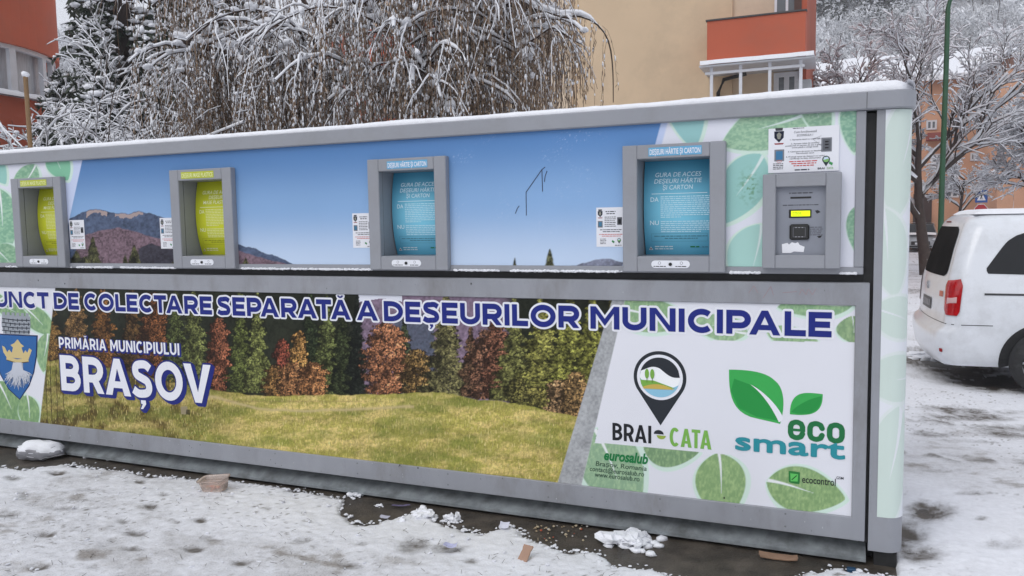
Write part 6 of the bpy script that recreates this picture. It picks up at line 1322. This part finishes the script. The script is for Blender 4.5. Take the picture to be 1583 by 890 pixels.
# ------------------------------------------------------------------ street lamp, signs
g = at(1455, 330, 20)
t = tag(empty('street_lamp', (g.x, g.y, -0.15)), 'tall green street lamp post bending over at the top', 'street lamp')
M['green'] = mat('green_paint', tuple(lin((32, 78, 50))), 0.5, var=0.15, scale=3)
K = 24; pts = [(0, 0, 0), (0, 0, 3), (0.02, 0, 5.5), (0.02, 0, 6.9)]+[(0.02+0.75-0.75*math.cos(a), 0, 6.9+0.75*math.sin(a)) for a in np.linspace(0.15, 1.35, 8)]+[(1.6, 0, 7.78)]
b = MB(); rr_ = np.interp(np.linspace(0, 1, len(pts)), [0, .1, .3, 1], [.072, .066, .055, .03]); b.tubes([pts], [rr_], 10); b.tubes([[(0, 0, 0), (0, 0, 1.0)]], [[.11, .11]], 10); b.build('pole', M['green'], t)
b = MB(); b.bbox(1.5, 2.1, -.12, .12, 7.72, 7.84, .03, (.4,)*3); b.build('lamp_head', M['paint'], t)
g = at(1517, 303, 37)
t = tag(empty('road_sign', (g.x, g.y, -0.15)), 'blue pedestrian crossing sign above a red stop sign on one pole', 'road sign')
t.scale = (.85, .85, 1)
b = MB(); b.tubes([[(0, 0, 0), (0, 0, 3.3)]], [[.03, .03]], 8, (.4,)*3); b.build('pole', M['paint'], t)
b = MB(); zz = g.z+.15; b.box(-.30, .30, -.045, -.035, zz-.30, zz+.30, lin((30, 84, 160))); b.poly([(-.21, zz-.20), (.21, zz-.20), (0, zz+.22)], -.048, lin((225, 228, 235)))
b.poly([(-.035, zz+.10), (.035, zz+.10), (.02, zz+.03), (.05, zz-.15), (.02, zz-.15), (0, zz-.05), (-.04, zz-.15), (-.07, zz-.15), (-.03, zz)], -.051, (.02,)*3); b.build('crossing_sign', M['paint'], t)
b = MB(); z2 = zz-.70; oc = lambda r: [(r*math.cos(math.radians(22.5+45*i)), z2+r*math.sin(math.radians(22.5+45*i))) for i in range(8)]; b.prism(oc(.36), -.045, -.035, lin((225, 226, 230))); b.poly(oc(.33), -.048, lin((176, 40, 48))); text(b, "STOP", -.24, .24, z2-.09, .18, -.052, lin((230, 230, 234)), bold=0.03); b.build('stop_sign', M['paint'], t)

# ------------------------------------------------------------------ white van
M['lamp_red'] = mat('red_lens', tuple(lin((170, 18, 24))), 0.15, var=0.15, scale=30, coat=0.6)
M['plastic'] = mat('black_plastic', (0.03, 0.03, 0.032), 0.5, var=0.2)
M['rim'] = mat('alloy', (0.45, 0.46, 0.48), 0.35, metal=0.6, var=0.1)
WZ = [(.26, .90), (.34, .935), (.50, .955), (.75, .962), (1.00, .955), (1.12, .935), (1.30, .895), (1.50, .845), (1.66, .800), (1.76, .755), (1.82, .700), (1.865, .61), (1.885, .50)]
LN = [(.26, .00), (.34, -.05), (.50, -.075), (.62, -.070), (.68, .005), (1.00, .02), (1.12, .03), (1.50, .12), (1.70, .18), (1.80, .22), (1.865, .28), (1.885, .40)]
wz = lambda z: np.interp(z, [p[0] for p in WZ], [p[1] for p in WZ]); lnz = lambda z: np.interp(z, [p[0] for p in LN], [p[1] for p in LN])
rc = 0.17
def U2P(u, z, off=0.0):
    "u: <-1 right side running forward, -1..1 across the rear, >1 left side"
    w = wz(z); l = lnz(z); s = np.sign(u); au = np.abs(u)
    yb = (w-rc)*np.clip(au, 0, 1); bulge = 0.05*(1-np.clip(au, 0, 1)**2)
    th = np.clip(au-1, 0, 1)*np.pi/2
    y = np.where(au <= 1, yb, (w-rc)+(rc+off)*np.sin(th)); x = np.where(au <= 1, l-bulge-off, l+rc-(rc+off)*np.cos(th))
    ext = np.maximum(au-2, 0); x = x+ext
    # nose: narrow and low towards the front
    return x, y*s, z
van = empty('white_van', (0, 0, 0)); tag(van, 'white van with dark rear window and red tail light parked right of the kiosk', 'van')
us = np.r_[-7.0, -6.6, -6.0, -5.2, -4.4, -3.8, -3.2, -2.8, -2.4, np.linspace(-2, -1, 8), np.linspace(-0.8, 0.8, 9), np.linspace(1, 2, 8), 2.4, 3.2, 4.4, 5.2, 6.0, 6.6, 7.0]
zs = np.array([.26, .30, .34, .42, .50, .60, .64, .67, .70, .85, 1.0, 1.06, 1.12, 1.3, 1.5, 1.6, 1.7, 1.76, 1.80, 1.83, 1.855, 1.87, 1.885])
UU, ZZ = np.meshgrid(us, zs); X_, Y_, Z_ = U2P(UU, ZZ)
def nose(X, Y, Z):
    top = np.interp(X, [0, 2.9, 3.3, 4.1, 4.9, 5.2], [1.885, 1.885, 1.84, 1.20, 0.95, 0.6]); Zn = np.where(Z > .6, .6+(Z-.6)*(top-.6)/(1.885-.6), Z); Yn = Y*np.interp(X, [0, 4.3, 4.9, 5.2], [1, .98, .9, .75]); return X, Yn, Zn
X_, Y_, Z_ = nose(X_, Y_, Z_)
b = MB(); b.grid(X_, Y_, Z_, smooth=True)
n = len(us); tp = [(X_[-1, i], Y_[-1, i], Z_[-1, i]) for i in range(n)]
for i in range(n//2): j = n-1-i; b.add([tp[i], tp[i+1], tp[j-1], tp[j]], [(0, 1, 2, 3)], smooth=True)
fr_ = [(X_[k, 0], Y_[k, 0], Z_[k, 0]) for k in range(len(zs))]; fl_ = [(X_[k, -1], Y_[k, -1], Z_[k, -1]) for k in range(len(zs))]
for k in range(len(zs)-1): b.add([fr_[k], fr_[k+1], fl_[k+1], fl_[k]], [(0, 1, 2, 3)])
b.build('body', M['carpaint'], van)
def patch(mb, outline, off, n=18, side=None, col=(.02,)*3, m=0):
    "panel following the body: outline in (u, z)"
    P = [Vector((p[0], p[1], 0)) for p in outline]; us_ = [p[0] for p in outline]; zs_ = [p[1] for p in outline]
    # rows between the left and right outline
    zz = np.linspace(min(zs_)+1e-4, max(zs_)-1e-4, n); rows = []
    for z in zz:
        xs = []
        for i in range(len(outline)):
            (a, za), (c, zc) = outline[i], outline[(i+1) % len(outline)]
            if (za-z)*(zc-z) < 0: xs.append(a+(c-a)*(z-za)/(zc-za))
        rows.append((min(xs), max(xs)))
    T = np.linspace(0, 1, 14)[None]; r = np.array(rows); U_ = r[:, :1]*(1-T)+r[:, 1:]*T; Z1 = np.repeat(zz[:, None], 14, 1); x, y, z = U2P(U_, Z1, off); x, y, z = nose(x, y, z); mb.grid(x, y, z, col, m, smooth=True)
def rr2(u0, u1, z0, z1, ru, rz, n=5, skew=0.0):
    o = []
    for cu, cz, a0 in ((u1-ru, z1-rz, 0), (u0+ru, z1-rz, 90), (u0+ru, z0+rz, 180), (u1-ru, z0+rz, 270)):
        for i in range(n+1): a = math.radians(a0+90*i/n); zz = cz+rz*math.sin(a); o.append((cu+ru*math.cos(a)+skew*(zz-z0), zz))
    return o
b = MB(); patch(b, rr2(-.93, .93, 1.20, 1.74, .12, .08), .004); b.build('rear_window', M['glass_rear'], van)
b = MB(); patch(b, [(-2.12, 1.30), (-2.14, 1.25), (-2.22, 1.235), (-3.3, 1.22), (-3.36, 1.26), (-3.36, 1.66), (-3.3, 1.70), (-2.42, 1.69), (-2.30, 1.64), (-2.24, 1.58)], .004); b.build('side_window', M['glass'], van)
b = MB(); patch(b, [(-3.48, 1.22), (-4.65, 1.20), (-4.65, 1.68), (-3.48, 1.70)], .004); b.build('side_window', M['glass'], van)
for s in (-1, 1):
    b = MB(); o = [(s*1.22, .80), (s*1.02, .86), (s*1.02, 1.10), (s*1.15, 1.17), (s*1.70, 1.19), (s*1.82, 1.12), (s*1.78, .84), (s*1.7, .80)]; patch(b, o, .010); lp = b.build('tail_light', M['lamp_red'], van)
    b = MB(); patch(b, [(s*1.24, .92), (s*1.25, .99), (s*1.66, 1.0), (s*1.66, .93)], .013, n=6, col=lin((206, 170, 170))); b.build('reflector', M['print'], lp)
b = MB(); patch(b, [(-2.15, 1.025), (-2.15, 1.045), (-4.8, 1.035), (-4.8, 1.015)], .006, n=4); b.build('slide_rail', M['plastic'], van)
b = MB(); patch(b, [(-1.06, .70), (-1.06, 1.78), (-1.045, 1.78), (-1.045, .70)], .0015, n=20); patch(b, [(1.06, .70), (1.06, 1.78), (1.045, 1.78), (1.045, .70)], .0015, n=20); b.build('door_seam', M['plastic'], van)
b = MB(); patch(b, [(-2.25, .700), (-2.25, .708), (2.25, .708), (2.25, .700)], .0025, n=3); b.build('bumper_seam', M['plastic'], van)
b = MB(); patch(b, rr2(-.34, .34, .80, .93, .02, .02), .006, col=lin((60, 62, 66))); x, y, z = U2P(np.array([-.28, .26]), np.array([.84, .84]), .0085)
for i, c in enumerate("xxxxx"): patch(b, [(-.26+i*.11, .83), (-.26+i*.11, .90), (-.20+i*.11, .90), (-.20+i*.11, .83)], .008, n=4, col=lin((150, 150, 154)))
b.build('number_plate', M['print'], van)
b = MB(); x, y, z = U2P(np.array(0.), np.array(1.06), .004); an = np.linspace(0, 2*math.pi, 20); P_ = np.stack([np.full(20, float(x)-.004), .045*np.cos(an), float(z)+.045*np.sin(an)], 1); b.tubes([P_], [np.full(20, .005)], 5)
for a in (90, 210, 330): b.tubes([[(float(x)-.004, 0, float(z)), (float(x)-.004, .043*math.cos(math.radians(a)), float(z)+.043*math.sin(math.radians(a)))]], [[.006, .003]], 5)
b.build('emblem', M['rim'], van)
b = MB(); patch(b, [(-.90, .98), (-.90, 1.04), (-.74, 1.04), (-.74, .98)], .005, n=4, col=lin((190, 110, 90))); b.build('sticker', M['print'], van)
b = MB(); patch(b, [(-.25, 1.785), (-.25, 1.80), (.25, 1.80), (.25, 1.785)], .006, n=4, col=lin((110, 20, 20))); b.build('brake_light', M['print'], van)
b = MB(); patch(b, rr2(-1.5, -1.35, .40, .44, .03, .01), .006, col=lin((150, 30, 34))); b.build('reflector', M['print'], van)
b = MB(); X2, Y2 = np.meshgrid(np.linspace(.30, 3.0, 40), np.linspace(-.62, .62, 24)); e_ = np.minimum(np.minimum(X2-.30, 3.0-X2)/.12, (.62-np.abs(Y2))/.10); Z2 = 1.872+0.05*np.sqrt(np.clip(e_, 0, 1))+0.012*fbm(X2*3, Y2*3, 3, 3)*np.clip(e_, 0, 1); b.grid(X2, Y2, Z2, smooth=True); b.build('roof_snow', M['snow'], van)
def wheel(parent, x, y, r=.335, s=-1):
    w = empty('wheel', (x, y, r)); w.parent = parent
    b = MB(); an = np.linspace(0, 2*math.pi, 41); pr = [(.0, .215), (0, .30), (-.02, r-.01), (-.05, r), (-.17, r), (-.20, r-.02), (-.21, .25)]
    A_, _ = np.meshgrid(an, np.arange(len(pr))); Rr = np.array([p[1] for p in pr])[:, None]+0*A_; Yd = np.array([p[0] for p in pr])[:, None]+0*A_
    b.grid(Rr*np.cos(A_), -s*Yd, Rr*np.sin(A_), smooth=True); b.build('tyre', M['rubber'], w)
    b = MB(); b.grid(np.array([[.0], [.05], [.195], [.218]])*np.cos(an), s*np.array([[-.012], [-.02], [-.03], [-.002]])+0*an, np.array([[.0], [.05], [.195], [.218]])*np.sin(an), smooth=True, m=0)
    b.build('rim', M['plastic'], w); b = MB()
    for i in range(5):
        a = 2*math.pi*i/5+.3; c_, s_ = math.cos(a), math.sin(a); b.tubes([[(0.03*c_, s*.002, .03*s_), (.12*c_, s*.004, .12*s_), (.21*c_, -s*.004, .21*s_)]], [[.030, .022, .028]], 6)
    b.tubes([np.stack([.212*np.cos(an), 0*an-s*.004, .212*np.sin(an)], 1)], [np.full(41, .010)], 5); b.build('spokes', M['rim'], w)
    return w
wheel(van, .90, -.945); wheel(van, 4.15, -.93); wheel(van, .90, .945, s=1); wheel(van, 4.15, .93, s=1)
for x in (.90, 4.15):       # wheel arches: dark rounded openings
    for s in (-1, 1):
        b = MB(); an = np.linspace(-.35, math.pi+.35, 30); pts = [(x+.41*math.cos(a), .335+.41*math.sin(a)) for a in an]; w_ = 0.957
        V = [(p[0], s*(float(wz(max(p[1], .27)))+.003), max(p[1], .255)) for p in pts]; c0 = (x, s*(.962+.003), .40); b.add(V+[c0], [(i, i+1, len(V)) for i in range(len(V)-1)]); b.build('wheel_arch', M['black'], van)
cx_, cy_ = at(1464, 500, 8.2).x, at(1464, 500, 8.2).y; ah = math.radians(3.0)
lx, ly = 0.02, -0.90
van.location = (cx_-(lx*math.cos(ah)-ly*math.sin(ah)), cy_-(lx*math.sin(ah)+ly*math.cos(ah)), -0.15); van.rotation_euler = (0, 0, ah); van.scale = (1, 1, .975)

# ------------------------------------------------------------------ two small cars far up the street
def small_car(paintcol, label):
    c = tag(empty('parked_car', (0, 0, 0)), label, 'car', 'cars parked up the street')
    m = mat('car_paint', paintcol, 0.3, var=0.05, coat=0.4)
    xs_ = np.array([-2.0, -1.95, -1.7, -1.2, -.8, -.2, .5, 1.0, 1.5, 1.85, 2.0]); belt = np.array([.55, .62, .80, .90, .95, .95, .95, .95, .93, .85, .6]); wd = np.array([.62, .74, .82, .85, .86, .86, .86, .86, .85, .80, .70])
    ks = [(.0, .28, 1), (1.0, .28, .93), (1.0, .5, 1.0), (.97, 1.0, .95), (.0, 1.0, .93)]
    rows = []
    for x, h, w in zip(xs_, belt, wd): rows.append([(x, -w*.90, .25), (x, -w, .40), (x, -w, h*.75), (x, -w*.93, h), (x, 0, h+.03), (x, w*.93, h), (x, w, h*.75), (x, w, .40), (x, w*.90, .25)])
    A = np.array(rows); b = MB(); b.grid(A[..., 0], A[..., 1], A[..., 2], smooth=True); b.add(A[0], [tuple(range(9))]); b.add(A[-1], [tuple(range(9))])
    gx = np.array([-1.05, -.45, .9, 1.55]); gz = np.array([.93, 1.42, 1.45, .95]); gw = np.array([.78, .60, .62, .76]); A = np.array([[(x, -w, min(z, 1.0) if i in (0, 3) else .93), (x, -w*.92, z), (x, 0, z+.02), (x, w*.92, z), (x, w, .93)] for i, (x, z, w) in enumerate(zip(gx, gz, gw))]); b.grid(A[..., 0], A[..., 1], A[..., 2], smooth=True); b.build('body', m, c)
    b = MB(); b.add([(-1.02, -.66, .965), (-1.02, .66, .965), (-.50, .52, 1.40), (-.50, -.52, 1.40)], [(0, 1, 2, 3)]); o = b.build('windscreen', M['glass'], c); o.location = (-.02, 0, .012)
    for s in (-1, 1):
        b = MB(); b.add([(-.85, s*.80, .97), (1.3, s*.79, .97), (.85, s*.63, 1.38), (-.40, s*.61, 1.36)], [(0, 1, 2, 3)]); b.build('side_window', M['glass'], c)
        b = MB(); b.blobs([(-1.90, s*.60, .66)], [[.10, .16, .08]], jit=.05, fine=True, col=(.5, .52, .55)); b.build('headlight', M['print'], c)
        for x in (-1.3, 1.25): wheel(c, x, s*.84, .30, s)
    b = MB(); b.box(-2.03, -1.99, -.42, .42, .40, .58); b.box(-2.02, -1.98, -.5, .5, .28, .36); b.build('grille', M['black'], c)
    b = MB(); b.box(-2.05, -2.03, -.25, .25, .42, .52, lin((200, 202, 206))); b.build('number_plate', M['print'], c)
    b = MB(); X2, Y2 = np.meshgrid(np.linspace(-.5, .95, 12), np.linspace(-.58, .58, 12)); b.grid(X2, Y2, 1.47+.05*fbm(X2*3, Y2*3, 3, 2)-.06*(np.abs(Y2) > .55), smooth=True); X2, Y2 = np.meshgrid(np.linspace(-1.85, -1.05, 12), np.linspace(-.68, .68, 12)); b.grid(X2, Y2, .88+.12*(X2+1.85)+.05*fbm(X2*3, Y2*3, 5, 2), smooth=True); b.build('snow', M['snow'], c)
    return c
c = small_car((.30, .31, .33), 'silver grey car seen from the front between kiosk and van'); g = at(1424, 380, 41); c.location = (g.x, g.y, -0.15); c.rotation_euler = (0, 0, math.radians(84))
c = small_car((.03, .03, .035), 'black car with a snowy roof behind the silver grey one'); g = at(1419, 350, 47); c.location = (g.x-.2, g.y, -0.1); c.rotation_euler = (0, 0, math.radians(60))

# ------------------------------------------------------------------ cold damp air
hz = MB(); hz.box(-420, 420, -30, 420, -2.0, 190); ho = hz.build('haze', [], None, 'stuff') if False else None
hm = bpy.data.materials.new('haze'); hm.use_nodes = True; hn = hm.node_tree; hn.nodes.clear(); ov = hn.nodes.new('ShaderNodeOutputMaterial'); pv = hn.nodes.new('ShaderNodeVolumePrincipled')
pv.inputs['Color'].default_value = (0.93, 0.95, 1.0, 1); pv.inputs['Density'].default_value = 0.0011; pv.inputs['Anisotropy'].default_value = 0.2; hn.links.new(pv.outputs[0], ov.inputs['Volume'])
ho = hz.build('haze', hm, None, 'stuff'); tag(ho, 'thin cold winter haze that pales the wooded slope', 'haze')
SC.cycles.volume_bounces = 1
bpy.context.view_layer.update()
